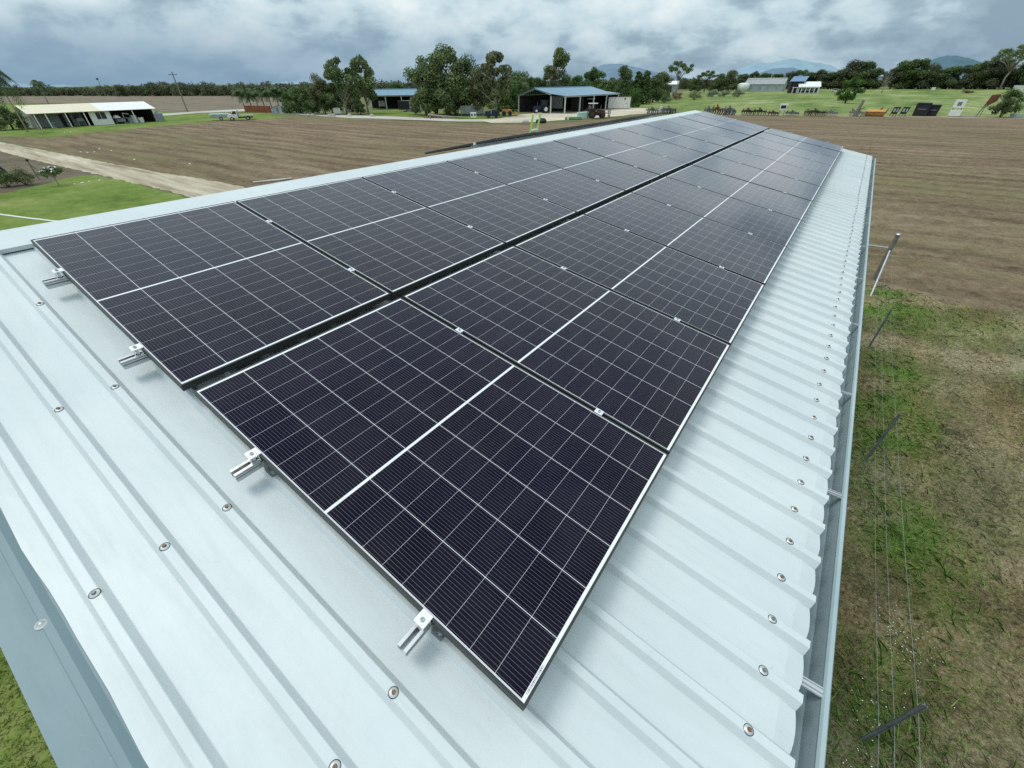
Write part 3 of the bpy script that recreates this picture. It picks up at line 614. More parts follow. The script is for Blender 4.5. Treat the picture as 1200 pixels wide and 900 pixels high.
def furrows():
    def steps(a, b, d0, g):
        L = [a]; d = d0
        while L[-1] < b: L.append(L[-1]+d); d *= g
        return np.array(L)
    xs = np.concatenate([[5.2], steps(5.6, 75, .11, 1.008)]); ys = steps(17.4, 70, .09, 1.0085); X, Y = np.meshgrid(xs, ys); P = np.c_[X.ravel(), Y.ravel()]; rng = np.random.default_rng(5)
    wob = .5*fbm(P, .12, 51); ph = (P[:, 1]+wob)*2*np.pi/1.15; amp = .55+.6*fbm(P, .25, 52)
    h = .016*np.sin(ph)*amp+.035*fbm(P, 1.9, 53)+.03*fbm(P, 4.7, 54)+rng.gamma(1.2, .016, len(P)); lim = 18.5+.9*fbm(P, .9, 61)+.5*fbm(P, 3., 62)-np.clip(P[:, 0]-7, 0, 60)*.03
    e = np.minimum.reduce([(P[:, 1]-lim)/1.2, (75-P[:, 0])/15, (70-P[:, 1])/15]); z = .03+h*np.clip(e, 0, 1); z = np.where(e < 0, -.03, z)
    nx, ny = len(xs), len(ys); I = np.arange(nx*ny).reshape(ny, nx); F = np.stack([I[:-1, :-1], I[:-1, 1:], I[1:, 1:], I[1:, :-1]], -1).reshape(-1, 4); me = bpy.data.meshes.new('furrows')
    me.vertices.add(nx*ny); me.vertices.foreach_set('co', np.c_[P, z].astype(np.float32).ravel()); me.loops.add(F.size); me.loops.foreach_set('vertex_index', F.astype(np.int32).ravel()); me.polygons.add(len(F)); me.polygons.foreach_set('loop_start', np.arange(0, F.size, 4, dtype=np.int32)); me.update(calc_edges=True)
    me.materials.append(MATS['soil']); o = bpy.data.objects.new('furrows', me); COL.objects.link(o); o['kind'] = 'structure'
furrows()

# ---------------------------------------------------------------- vegetation
def leafcloud(cent, rad_, n, size, rng, flat=.75, up=.25):
    ci = rng.integers(0, len(cent), n); d = rng.normal(size=(n, 3)); d /= np.linalg.norm(d, axis=1)[:, None]
    r = rng.random(n)**.45; P = cent[ci]+d*(r*rad_[ci])[:, None]*np.array([1, 1, flat])
    nn = rng.normal(size=(n, 3))+d*.8; nn[:, 2] += up; nn /= np.linalg.norm(nn, axis=1)[:, None]
    t = np.cross(nn, rng.normal(size=(n, 3))); t /= np.linalg.norm(t, axis=1)[:, None]; b = np.cross(nn, t)
    s = size*rng.uniform(.5, 1.3, n)[:, None]; w = s*rng.uniform(.35, .75, n)[:, None]
    return np.stack([P-t*s, P-b*w, P+t*s, P+b*w], 1).reshape(-1, 3)
def tree_proto(kind, seed, leaf, bark, label, cat='tree', name='tree'):
    rng = np.random.default_rng(seed); root = thing(name, label, cat)
    tr = MB()
    if kind == 'gum':
        cl = []; 
        for k in range(24):
            z = rng.uniform(.30, .92); r = .40*math.sin(min(1, (1.02-z)*2.4))**.8*rng.uniform(.3, 1.05); a = rng.uniform(0, 6.28)+k*2.4; cl.append((r*math.cos(a), r*math.sin(a), z))
        cl.append((.03, 0, .93)); cl = np.array(cl); rd = rng.uniform(.075, .14, len(cl)); L = leafcloud(cl, rd, 7500, .023, rng, .8)
        tr.tube([(0, 0, -.01), (.01, .01, .2), (-.01, .02, .5), (.02, 0, .8)], [.022, .017, .012, .004], 7)
        for c in cl[:11]: tr.tube([(0, .01, c[2]*.38), (c[0]*.5, c[1]*.5, c[2]*.7), tuple(c)], [.011, .008, .003], 5)
    elif kind == 'multi':
        cl = []
        for k in range(36):
            z = rng.uniform(.16, .92); r = .42*math.sin(min(1.57, (1.03-z)*2.6))*rng.uniform(.2, 1.0); a = k*2.4+rng.uniform(-.5, .5); cl.append((r*math.cos(a), r*math.sin(a), z))
        cl = np.array(cl); rd = rng.uniform(.10, .17, len(cl)); L = leafcloud(cl, rd, 11000, .021, rng, .85)
        for k in range(5):
            a = k*1.26; tr.tube([(.03*math.cos(a), .03*math.sin(a), -.01), (.07*math.cos(a), .07*math.sin(a), .25), (.16*math.cos(a), .16*math.sin(a), .7)], [.012, .010, .003], 5)
        for c in cl[:12]: tr.tube([(c[0]*.25, c[1]*.25, .3), tuple(c)], [.007, .002], 4)
    elif kind == 'dense':
        cl = []
        for k in range(40):
            z = rng.uniform(.1, .88); r = .44*math.sin(min(1.57, (1.0-z)*2.4))*rng.uniform(.3, 1.0); a = k*2.4; cl.append((r*math.cos(a), r*math.sin(a), z))
        cl = np.array(cl); rd = rng.uniform(.11, .18, len(cl)); L = leafcloud(cl, rd, 11000, .022, rng, .85)
        tr.tube([(0, 0, -.01), (0, 0, .3), (.01, 0, .75)], [.03, .025, .006], 7)
        for c in cl[:8]: tr.tube([(0, 0, .2), tuple(c)], [.012, .003], 4)
    elif kind == 'round':
        cl = []
        for k in range(34):
            u = rng.uniform(-1, 1); a = k*2.4; q = math.sqrt(1-u*u); R = rng.uniform(.55, 1); cl.append((.44*q*math.cos(a)*R, .44*q*math.sin(a)*R, .52+.43*u*R))
        cl = np.array(cl); rd = rng.uniform(.09, .15, len(cl)); L = leafcloud(cl, rd, 12000, .020, rng, .9)
        tr.tube([(0, 0, -.01), (0, 0, .3), (0, 0, .6)], [.035, .03, .01], 7)
    elif kind == 'conifer':
        cl = []
        for k in range(24):
            z = .08+.86*k/23; r = .17*(1-z)**.7*rng.uniform(.5, 1.1); a = k*2.4; cl.append((r*math.cos(a), r*math.sin(a), z))
        cl = np.array(cl); rd = .05+.09*(1-cl[:, 2]); L = leafcloud(cl, rd, 6500, .02, rng, 1.1)
        tr.tube([(0, 0, -.01), (0, 0, .95)], [.02, .004], 6)
    elif kind == 'shrub':
        cl = []
        for k in range(18):
            a = k*2.4; r = .45*math.sqrt(rng.random()); cl.append((r*math.cos(a), r*math.sin(a), rng.uniform(.2, .75)*(1-r*.6)))
        cl = np.array(cl); rd = rng.uniform(.16, .26, len(cl)); L = leafcloud(cl, rd, 2600, .03, rng, .8)
        for c in cl[:7]: tr.tube([(0, 0, -.01), tuple(c)], [.015, .004], 4)
    elif kind == 'bare':
        cl = []
        for k in range(16):
            a = k*2.4; r = rng.uniform(.1, .42); cl.append((r*math.cos(a), r*math.sin(a), rng.uniform(.45, .95)))
        cl = np.array(cl); rd = rng.uniform(.06, .10, len(cl)); L = leafcloud(cl, rd, 900, .018, rng, .8)
        tr.tube([(0, 0, -.01), (.02, 0, .3)], [.03, .022], 6)
        for c in cl: tr.tube([(.02, 0, .28), (c[0]*.45, c[1]*.45, c[2]*.72), tuple(c)], [.016, .010, .004], 5)
    elif kind == 'umbrella':
        cl = []
        for k in range(24):
            a = k*2.4; r = .46*math.sqrt(rng.random()); cl.append((r*math.cos(a), r*math.sin(a), .90-.45*r+rng.uniform(-.13, .05)))
        cl = np.array(cl); rd = rng.uniform(.07, .12, len(cl)); L = leafcloud(cl, rd, 6000, .016, rng, .6)
        tr.tube([(0, 0, -.01), (-.02, .01, .25), (.02, 0, .42)], [.022, .018, .014], 7)
        for c in cl[:16]: tr.tube([(.0, 0, .36), (c[0]*.45, c[1]*.45, .36+(c[2]-.36)*.65), tuple(c)], [.011, .007, .003], 5)
    tr.build('trunk', bark, root, True); fastmesh('crown', L, 4, leaf, root)
    return root
PROTO = {}
def plant(kind, leaf, bark, b, t, label, wfac=1., cat='tree', name='tree', group=None, seed=0, rz=None, P=None, h=None):
    key = (kind, leaf, bark, name, seed)
    if P is None:
        sl_ = (602-t[0])/(1083-b[1]); b = (t[0]+sl_*(b[1]-t[1])*.62, b[1])
    Pw = G(*b) if P is None else P; hh = (hgt(b, t) if h is None else h)*1.02; wfac *= {'gum': 1.12, 'multi': 1.25, 'dense': 1.35, 'umbrella': 1.15, 'conifer': 1.3}.get(kind, 1.)
    rz = random.uniform(0, 6.28) if rz is None else rz; s = (hh*wfac, hh*wfac, hh)
    if key not in PROTO:
        r = tree_proto(kind, hash(key[0]+key[1]) % 1000 if False else sum(map(ord, kind+leaf))+seed*17, leaf, bark, label, cat, name); PROTO[key] = r
        r.location = (Pw[0], Pw[1], 0); r.rotation_euler = (0, 0, rz); r.scale = s
        if group: r['group'] = group
        return r
    r = dup(PROTO[key], (Pw[0], Pw[1], 0), rz, label, group, s)
    if not group and 'group' in r: del r['group']
    return r
GG = 'gum trees around the yard sheds'
# yard trees, left to right
plant('multi', 'leaf_olive', 'bark_pale', (372, 134), (374, 88), 'brownish leafy tree left of the two tall gums', .75, group=GG)
plant('gum', 'leaf_gum', 'bark_pale', (396, 134), (398, 67), 'tall gum tree in front of the left blue roofed shed, left of two', .78, group=GG)
plant('gum', 'leaf_gum', 'bark_pale', (421, 133), (424, 66), 'tall gum tree touching the gable of the left blue roofed shed', .80, group=GG, seed=1)
plant('multi', 'leaf_dark', 'bark', (385, 134), (386, 98), 'low dark tree beneath the left pair of gums', .9, group=GG)
plant('multi', 'leaf_gum', 'bark_pale', (497, 135), (496, 63), 'leafy gum on the left of the middle clump of trees', .80, group=GG)
plant('multi', 'leaf_gum', 'bark_pale', (519, 135), (521, 56), 'tallest gum in the middle clump of trees', .78, group=GG, seed=1)
plant('multi', 'leaf_dark', 'bark', (540, 134), (543, 66), 'dark rounded gum on the right of the middle clump', .80, group=GG)
plant('gum', 'leaf_olive', 'bark_pale', (579, 136), (580, 62), 'slender olive gum standing alone right of the middle clump', .82, group=GG)
plant('multi', 'leaf_olive', 'bark_pale', (562, 135), (563, 79), 'shorter olive tree between the middle clump and the slender gum', .70, group=GG)
plant('shrub', 'leaf_dark', 'bark', (527, 136), (527, 117), 'dark bush under the middle clump of trees', .9, 'bush', 'bush')
plant('shrub', 'leaf_dark', 'bark', (596, 131), (597, 112), 'dark bush behind the orange machine', .9, 'bush', 'bush')
plant('multi', 'leaf_dark', 'bark', (421, 134.5), (421, 116), 'small dark tree before the posts of the left blue roofed shed', .8)
plant('shrub', 'leaf_dark', 'bark', (485, 134), (486, 118), 'low bush beside the left blue roofed shed', 1., 'bush', 'bush')
for x, yb, yt, kd, lf, wf, lab in ((350, 133, 104, 'multi', 'leaf_dark', .9, 'dark tree between the palms and the left gums, nearest the palms'), (362, 133.5, 99, 'dense', 'leaf_dark', .8, 'dense dark tree just left of the brownish leafy one'), (409, 131, 96, 'multi', 'leaf_olive', .9, 'olive tree filling the gap between the two tall left gums'), (339, 132, 108, 'dense', 'leaf_green', 1.0, 'green tree behind the small grey gabled shed'), (466, 122, 97, 'dense', 'leaf_green', 1.2, 'green tree behind the roof of the smaller blue shed'), (508, 134, 76, 'multi', 'leaf_olive', .8, 'olive tree inside the middle clump of trees'), (533, 135, 84, 'multi', 'leaf_gum', .9, 'shorter gum in front of the middle clump'), (591, 130, 88, 'dense', 'leaf_green', .9, 'green tree behind the slender olive gum'), (604, 127, 84, 'dense', 'leaf_gum', .9, 'pale green tree left of the machinery shed gable')):
    plant(kd, lf, 'bark', (x, yb), (x, yt), lab, wf, group=GG, seed=2)
# behind the farm shed
BK = 'trees behind the blue roofed machinery shed'
for x, yb, yt, kd, lf, wf, lab, sd in ((612, 122, 83, 'dense', 'leaf_dark', .8, 'dark tree behind the left end of the machinery shed', 0), (596, 123, 91, 'dense', 'leaf_green', 1., 'green tree behind the orange machine near the machinery shed', 0),
        (628, 121, 90, 'dense', 'leaf_dark', 1.1, 'dark broad tree above the left eave of the machinery shed', 1), (655, 120, 57, 'gum', 'leaf_gum', .72, 'tall gum tree rising behind the machinery shed', 2), (645, 121, 78, 'gum', 'leaf_olive', .8, 'olive gum leaning beside the tall one behind the machinery shed', 0),
        (675, 119, 88, 'dense', 'leaf_green', 1.1, 'bright green tree behind the middle of the machinery shed', 1), (695, 119, 79, 'round', 'leaf_green', 1.05, 'broad round green tree behind the machinery shed', 0), (713, 121, 92, 'dense', 'leaf_gum', .9, 'pale tree behind the shipping container', 0),
        (731, 122, 77, 'multi', 'leaf_dark', .72, 'tall dark tree right of the shipping container', 1), (748, 122, 84, 'conifer', 'leaf_dark', 1.2, 'left of the two pointed conifers right of the container', 0), (757, 122, 83, 'conifer', 'leaf_dark', 1.2, 'right of the two pointed conifers right of the container', 1),
        (768, 120, 88, 'dense', 'leaf_dark', .8, 'dark tree between the conifers and the white roofed cottage', 2), (744, 126, 103, 'dense', 'leaf_green', .8, 'small green tree in front of the conifers', 2), (775, 117, 84, 'dense', 'leaf_olive', .9, 'olive tree just left of the white roofed cottage', 0)):
    plant(kd, lf, 'bark_pale' if kd == 'gum' else 'bark', (x, yb), (x, yt), lab, wf, group=BK, seed=sd)
plant('umbrella', 'leaf_dark', 'bark_pale', (799, 111), (797, 67), 'tall open crowned tree behind the white roofed cottage', .75)
for x, yb, yt, kd, lf, lab in ((829, 108, 80, 'umbrella', 'leaf_dark', 'open crowned dark tree behind the pale hedge'), (857, 107, 82, 'dense', 'leaf_olive', 'broad tree behind the water tank'), (845, 107, 86, 'dense', 'leaf_dark', 'dark tree left of the water tank'), (815, 108, 92, 'dense', 'leaf_dark', 'low dark tree right of the tall open crowned one')):
    plant(kd, lf, 'bark', (x, yb), (x, yt), lab, 1.0)
plant('shrub', 'leaf_peach', 'bark', (794, 117), (794, 104), 'peach coloured shrub in front of the white roofed cottage', 1.1, 'bush', 'bush')
plant('shrub', 'leaf_pale', 'bark', (815, 117), (815, 103.5), 'pale yellow green shrub left of the grey hedge', 1.5, 'bush', 'bush')
for x, lab in ((836, 'left end'), (850, 'middle'), (866, 'right end')): plant('shrub', 'leaf_grey', 'bark', (x, 113.5), (x, 103.5), 'grey green bush at the %s of the hedge before the barn' % lab, 1.5, 'bush', 'bush', 'grey bushes of the hedge')
plant('shrub', 'leaf_dark', 'bark', (780, 121), (780, 108), 'dark shrub beside the peach coloured one', 1.2, 'bush', 'bush')
plant('round', 'leaf_green', 'bark', (998, 121), (998, 90), 'round dense mango tree alone in the right meadow', 1.12)
plant('multi', 'leaf_dark', 'bark', (1178, 137.5), (1185, 104), 'dark leaning bush tree beside the rusty hopper', .85)
plant('bare', 'leaf_grey', 'bark_pale', (1036, 109), (1040, 84), 'grey half bare tree standing before the right tree line', .9)
plant('umbrella', 'leaf_gum', 'bark_pale', (1186, 105), (1193, 47), 'tall pale trunked gum at the right edge', .85)
plant('shrub', 'leaf_rust', 'bark', (1134, 109.5), (1135, 103.5), 'low rusty brown brush heap in the right meadow', 2.2, 'brush heap', 'brush_heap')
plant('shrub', 'leaf_dark', 'bark', (911, 107), (911, 100), 'round bush beside the grey barn wall', 1.2, 'bush', 'bush')
plant('shrub', 'leaf_dark', 'bark', (900, 107), (899, 101), 'small bush at the middle of the grey barn wall', 1.2, 'bush', 'bush')
# tree line on the right, behind meadow and barn
LINE = 'trees of the dark tree line behind the meadow'
tops = [(870, 86), (884, 84), (897, 85), (911, 86), (925, 83), (937, 80), (950, 84), (962, 82), (975, 84), (988, 80), (1000, 69), (1012, 71), (1024, 79), (1050, 78), (1062, 70), (1075, 68), (1088, 73), (1102, 78), (1116, 77), (1130, 77), (1142, 75), (1154, 69), (1166, 66), (1176, 72), (1206, 68), (1222, 70)]
for i, (x, y) in enumerate(tops):
    kd = ('dense', 'round', 'dense', 'multi')[i % 4]; lf = ('leaf_dark', 'leaf_far', 'leaf_dark')[i % 3]
    plant(kd, lf, 'bark', (x, 104.5), (x, y), 'dark tree in the long tree line behind the right meadow', 1.15 if y > 75 else 1.0, group=LINE, seed=3)
    plant(('shrub', 'dense')[i % 2], 'leaf_far', 'bark', (x+6, 104), (x+6, (y+104)/2-1), 'dark tree in the long tree line behind the right meadow', 1.6, group=LINE, seed=3)
# far woodland, left: reads as one mass
def woodland(name, x0, x1, yb, tops_, n, leafn, mat, seed, size=.5):
    rng = np.random.default_rng(seed); C = []; R = []
    for k in range(n):
        x = x0+(x1-x0)*(k+rng.random())/n; P = G(x, yb+rng.uniform(-.6, .6)); h = max(1.5, hgt((x, yb), (x, float(np.interp(x, [q[0] for q in tops_], [q[1] for q in tops_]))+.6+rng.normal(0, 1.3))))
        for j in range(3): C.append((P[0]+rng.normal(0, h*.4), P[1]+rng.normal(0, h*.4), h*rng.uniform(.12, .8))); R.append(h*rng.uniform(.26, .42))
    o = fastmesh(name, leafcloud(np.array(C), np.array(R), leafn, size, rng, .9), 4, mat); o['kind'] = 'stuff'
woodland('far_woodland', -120, 300, 112, [(-120, 99), (0, 101.5), (60, 101.5), (110, 102), (150, 100), (175, 97.5), (190, 98.5), (215, 97), (240, 98.5), (270, 99), (300, 97.5)], 330, 120000, 'leaf_far', 3, .45)
woodland('far_woodland', 280, 620, 113, [(280, 98), (340, 97), (400, 96), (440, 95), (480, 96), (540, 94), (620, 92)], 220, 80000, 'leaf_far', 4, .45)
woodland('far_woodland', 600, 900, 104.2, [(600, 93), (700, 92), (760, 92), (830, 92), (900, 92)], 160, 60000, 'leaf_far', 5, .6)
for x, y, h in ((178, 112, 96), (195, 112, 95.5), (214, 112, 96), (140, 113, 99)): plant('dense', 'leaf_far', 'bark', (x, y), (x, h), 'taller dark tree standing out of the far left scrub', 1., group='trees standing out of the far scrub', seed=5)

# palms
def palm_proto(seed, label, nf=26):
    rng = np.random.default_rng(seed); root = thing('palm_tree', label, 'palm')
    tr = MB(); tr.tube([(0, 0, -.01), (.015, 0, .3), (.01, .01, .72)], [.022, .016, .013], 7); tr.build('trunk', 'bark_pale', root, True)
    V = []
    for k in range(nf):
        a = k*2.4; el = rng.uniform(-.5, 1.2); L = rng.uniform(.30, .44); p = np.array([.01, .01, .72]); d0 = np.array([math.cos(a)*math.cos(el), math.sin(a)*math.cos(el), math.sin(el)]); side = np.array([-math.sin(a), math.cos(a), 0])
        pts = []
        for j in range(9):
            t = j/8; pts.append(p+d0*L*t+np.array([0, 0, -1])*L*.75*t*t)
        for j in range(8):
            for s in (-1, 1):
                for q in range(2):
                    b0 = pts[j]*(1-q*.5)+pts[j+1]*q*.5; w = .095*math.sin(math.pi*(.12+.8*(j+q*.5)/8)); dr = (pts[j+1]-pts[j]); dr = dr/np.linalg.norm(dr)
                    tip = b0+side*s*w+dr*w*.7+np.array([0, 0, -w*.5]); V += [b0-dr*.013, b0+dr*.013, tip+dr*.003, tip-dr*.003]
    fastmesh('fronds', np.array(V), 4, 'leaf_palm', root); return root
PA = palm_proto(1, 'palm tree in the row behind the red fence'); first = True
for i, (x, yt) in enumerate(((287, 99), (295, 98), (303, 100), (311, 97), (319, 98), (327, 96), (335, 97), (343, 98), (351, 97), (358, 99))):
    b = (x+1, 131-.2*i); P = G(*b); h = hgt(b, (x, yt))*1.08
    lab = 'palm at the left end of the row behind the red fence' if i == 0 else 'palm in the dense palm row behind the red fence'
    if first: PA.location = P; PA.scale = (h*1.15, h*1.15, h); PA['label'] = lab; PA['group'] = 'palms behind the red fence'; first = False
    else: dup(PA, P, i*1.3, lab, 'palms behind the red fence', (h*1.15, h*1.15, h))
P = G(57, 121.5); h = hgt((57, 121.5), (38, 88)); r = dup(PA, P, 2., 'lone pale palm rising behind the long low shed', None, (h*.9, h*.9, h*1.02)); del r['group']
P = G(33, 155); h = hgt((33, 155), (-6, 84))/.72; r = dup(PA, P, 1.2, 'tall palm with thin leaning grey trunk crossing the left end of the long shed', None, (h*.5, h*.5, h)); del r['group']
for x, yb, yt, lab in ((350, 133, 117, 'dark hedge beside the small grey gable'), (338, 133, 117, 'dark bush left part of the hedge by the grey gable'), (365, 134, 120, 'green bush at the right end of the hedge by the gums')):
    plant('shrub', 'leaf_dark', 'bark', (x, yb), (x, yt), lab, 1.2, 'bush', 'bush')
# left edge
plant('dense', 'leaf_dark', 'bark', (8, 152), (5, 124), 'dark bushy tree left of the long low shed', 1.1)
plant('shrub', 'leaf_olive', 'bark', (22, 217), (20, 190), 'straggly grey green bush at the left edge of the lawn', 1.0, 'bush', 'bush')
plant('shrub', 'leaf_dark', 'bark', (2, 219), (0, 194), 'dark low bush at the left edge of the lawn', 1.1, 'bush', 'bush')
fr = thing('frangipani', 'small frangipani with white blossoms on the front lawn', 'shrub', tuple(G(69.5, 218)))
hf = hgt((69.5, 218), (66, 195)); rng = np.random.default_rng(2); tr = MB()
tips = [(rng.uniform(-.42, .42)*hf, rng.uniform(-.42, .42)*hf, hf*rng.uniform(.62, .92)) for _ in range(12)]
for s in (-.10, .12): tr.tube([(s*hf*.5, 0, 0), (s*hf, .02, hf*.5)], [.03, .022], 6)
for c in tips: tr.tube([(.1*hf*np.sign(c[0]), 0, hf*.45), c], [.02, .009], 5)
tr.build('trunk', 'bark_pale', fr); fastmesh('foliage', leafcloud(np.array(tips), np.full(12, hf*.2), 420, .09, rng), 4, 'leaf_dark', fr)
fastmesh('blossoms', leafcloud(np.array([(c[0], c[1], c[2]+.11*hf) for c in tips[:9]]), np.full(9, hf*.10), 130, .06, rng, .5), 4, 'petal', fr)
for i, (x, y) in enumerate(((88, 216.5), (96, 215), (98, 214.7), (105, 213.3), (117, 212))):
    P = G(x, y); c = MB(); c.lathe([(0, .06), (.05, .05), (.07, .02), (.03, 0)], 7, c=(0, 0, 0)); o = c.build('fallen_blossom', 'petal'); o.location = (P[0], P[1], .018); tag(o, 'fallen white blossom lying on the lawn right of the frangipani', 'blossom', 'fallen blossoms on the lawn')

# ---------------------------------------------------------------- background buildings
def at(name, label, cat, b, group=None, turn=0.): P = G(*b); return thing(name, label, cat, (P[0], P[1], 0), face(P)+turn, group)
def frame_on(A, B):   # local x from A to B, local +y away from the camera
    A, B = np.array(A[:2]), np.array(B[:2]); d = B-A; return math.atan2(d[1], d[0]), float(np.linalg.norm(d))
# long low shed on the left
A, B = G(46.7, 151), G(184.2, 142.5); rz, L = frame_on(A, B)
ls = thing('long_shed', 'long low shed with half cream and half white roof, junk in the right bay', 'shed', (A[0], A[1], 0), rz)
he_, D, hr = 2.25, 7.0, 3.35
xm = L*.535
mb = MB(); mb._a([(-.7, -.7, he_-.02), (xm, -.7, he_-.02), (xm, D*.55, hr), (-.7, D*.55, hr), (-.7, D+.3, he_), (xm, D+.3, he_)], [(0, 1, 2, 3), (3, 2, 5, 4)]); o = mb.build('cream_roof', 'cream_paint', ls); o.modifiers.new('t', 'SOLIDIFY').thickness = .06
mb = MB(); mb._a([(xm+.002, -.7, he_-.02), (L+.5, -.7, he_-.02), (L+.5, D*.55, hr), (xm+.002, D*.55, hr), (xm+.002, D+.3, he_), (L+.5, D+.3, he_)], [(0, 1, 2, 3), (3, 2, 5, 4)]); o = mb.build('white_roof', 'white_paint', ls); o.modifiers.new('t', 'SOLIDIFY').thickness = .06
MB().box(0, L, D-.12, D, 0, he_-.1).build('back_wall', 'dark_inside', ls)
mb = MB(); mb._a([(0, 0, 0), (0, D, 0), (0, D, he_-.05), (0, D*.55, hr-.08), (0, 0, he_-.08)], [(0, 1, 2, 3, 4)]); o = mb.build('end_wall', 'offwhite', ls); o.modifiers.new('t', 'SOLIDIFY').thickness = .08
for y0, y1 in ((1.2, 2.4), (3.6, 4.6)): w = MB().box(-.09, -.05, y0, y1, 1.0, 1.75).build('window', 'window_dark', ls)
mb = MB(); mb.box(xm*.80, xm*1.13, -.08, 0, 0, he_-.06); mb.build('front_wall', 'white_paint', ls)
w = MB().box(xm*.90, xm*1.05, -.13, -.082, .95, 2.0).build('window', 'window_dark', ls); MB().box(xm*.965, xm*.972, -.15, -.131, .95, 2.0).build('mullion', 'white_paint', w)
MB().box(0.1, xm*.8, 2.2, 2.3, 0, he_+.1).build('veranda_wall', 'grey_wall', ls)
for x0, x1, z0, z1 in ((xm*.40, xm*.46, 0, 1.9), (xm*.50, xm*.56, 0, 1.9), (xm*.74, xm*.785, 0, 1.9)): MB().box(x0, x1, 2.12, 2.19, z0, z1).build('door', 'dark_inside', ls)
MB().box(xm*.60, xm*.70, 2.12, 2.19, 1.1, 1.85).build('window', 'window_dark', ls)
for x in (.15, xm*.17, xm*.45, xm*.72, L*.80, L-.1): MB().box(x-.07, x+.07, -.55, -.41, 0, he_-.05).build('post', 'white_paint', ls)
MB().box(xm*1.13+.002, xm*1.13+.10, -.05, D-.13, 0, he_).build('dividing_wall', 'dark_inside', ls); MB().box(L-.12, L-.04, .2, D-.13, 0, he_-.1).build('side_wall', 'dark_inside', ls)
def inls(x, y, z=0): c, s = math.cos(rz), math.sin(rz); return (A[0]+c*x-s*y, A[1]+s*x+c*y, z)
def junk(name, label, cat, loc, fn, mats, rz_=0, bev=.03): mb = MB(); fn(mb); o = mb.build(name, mats, None, bev=bev); o.location = loc; o.rotation_euler = (0, 0, rz_); return tag(o, label, cat)
def drumf(r, h): return lambda m_: m_.lathe([(0, 0), (r, 0), (r, h*.32), (r*1.04, h*.34), (r, h*.36), (r, h*.64), (r*1.04, h*.66), (r, h*.68), (r, h), (0, h)], 16)
junk('storage_tub', 'white plastic tub on the ground in the right bay of the long shed', 'tub', inls(L*.86, .3), lambda m_: (m_.lathe([(0, 0), (.42, 0), (.50, .8), (.53, .8), (.53, .86), (0, .86)], 14),), 'white_paint', rz, 0)
junk('carton', 'pale upright carton among the junk in the long shed', 'carton', inls(L*.80, .3), lambda m_: (m_.box(-.4, .4, -.4, .4, 0, 1.25), m_.box(-.38, -.01, -.42, .42, 1.252, 1.28), m_.box(.01, .38, -.42, .42, 1.252, 1.28)), 'offwhite', rz)
junk('workbench', 'dark workbench in the right bay of the long shed', 'workbench', inls(L*.69, .5), lambda m_: (m_.box(-1.1, 1.1, -.4, .4, .85, .95), [m_.box(x-.05, x+.05, y-.05, y+.05, 0, .85) for x in (-1., 1.) for y in (-.33, .33)], m_.box(-.8, .5, -.3, .3, .3, .8)), 'tarp_grey', rz)
junk('machine_cover', 'white crumpled cover lying on the workbench in the long shed', 'cover', inls(L*.655, .5, .96), lambda m_: m_.lathe([(0, .5), (.3, .42), (.55, .2), (.7, 0)], 9), 'white_paint', rz, 0)
junk('engine_hoist', 'white hoist arm standing in the right bay of the long shed', 'hoist', inls(L*.74, .9), lambda m_: (m_.bar((-.4, 0, 0), (-.2, 0, 1.7), .12, .12), m_.bar((-.25, 0, 1.65), (.8, 0, 1.45), .12, .14), m_.bar((-.6, 0, .06), (.8, 0, .06), .1, .1)), 'white_paint', rz)
junk('fuel_drum', 'grey drum beside the carton in the long shed', 'drum', inls(L*.765, .5), drumf(.3, .9), 'grey_tin', rz, 0)
junk('patio_table', 'grey table with chair under the veranda of the long shed', 'table', inls(xm*.22, .4), lambda m_: (m_.lathe([(0, .72), (.5, .72), (.5, .76), (0, .76)], 14), m_.tube([(0, 0, 0), (0, 0, .72)], .05, 8), m_.lathe([(.35, 0), (.3, .04), (0, .05)], 12)), 'offwhite', rz, 0)
junk('barbecue', 'dark barbecue under the veranda of the long shed', 'barbecue', inls(xm*.64, .5), lambda m_: (m_.box(-.55, .55, -.3, .3, .75, .95), m_.prism([(-.55, .955), (.55, .955), (.45, 1.25), (-.45, 1.25)], 'y', -.28, .28), [m_.box(x-.04, x+.04, y-.04, y+.04, 0, .75) for x in (-.5, .5) for y in (-.25, .25)]), 'steel_dull', rz, 0)
P = G(188.5, 142.3); t_ = junk('water_tank', 'small dark green water tank against the right end of the long shed', 'tank', (P[0], P[1], 0), lambda m_: m_.lathe([(0, 0), (.8, 0), (.82, .4), (.8, .42), (.82, .8), (.8, .82), (.8, 1.35), (.6, 1.55), (.2, 1.62), (.2, 1.7), (0, 1.7)], 20), 'tarp_grey', 0, 0)

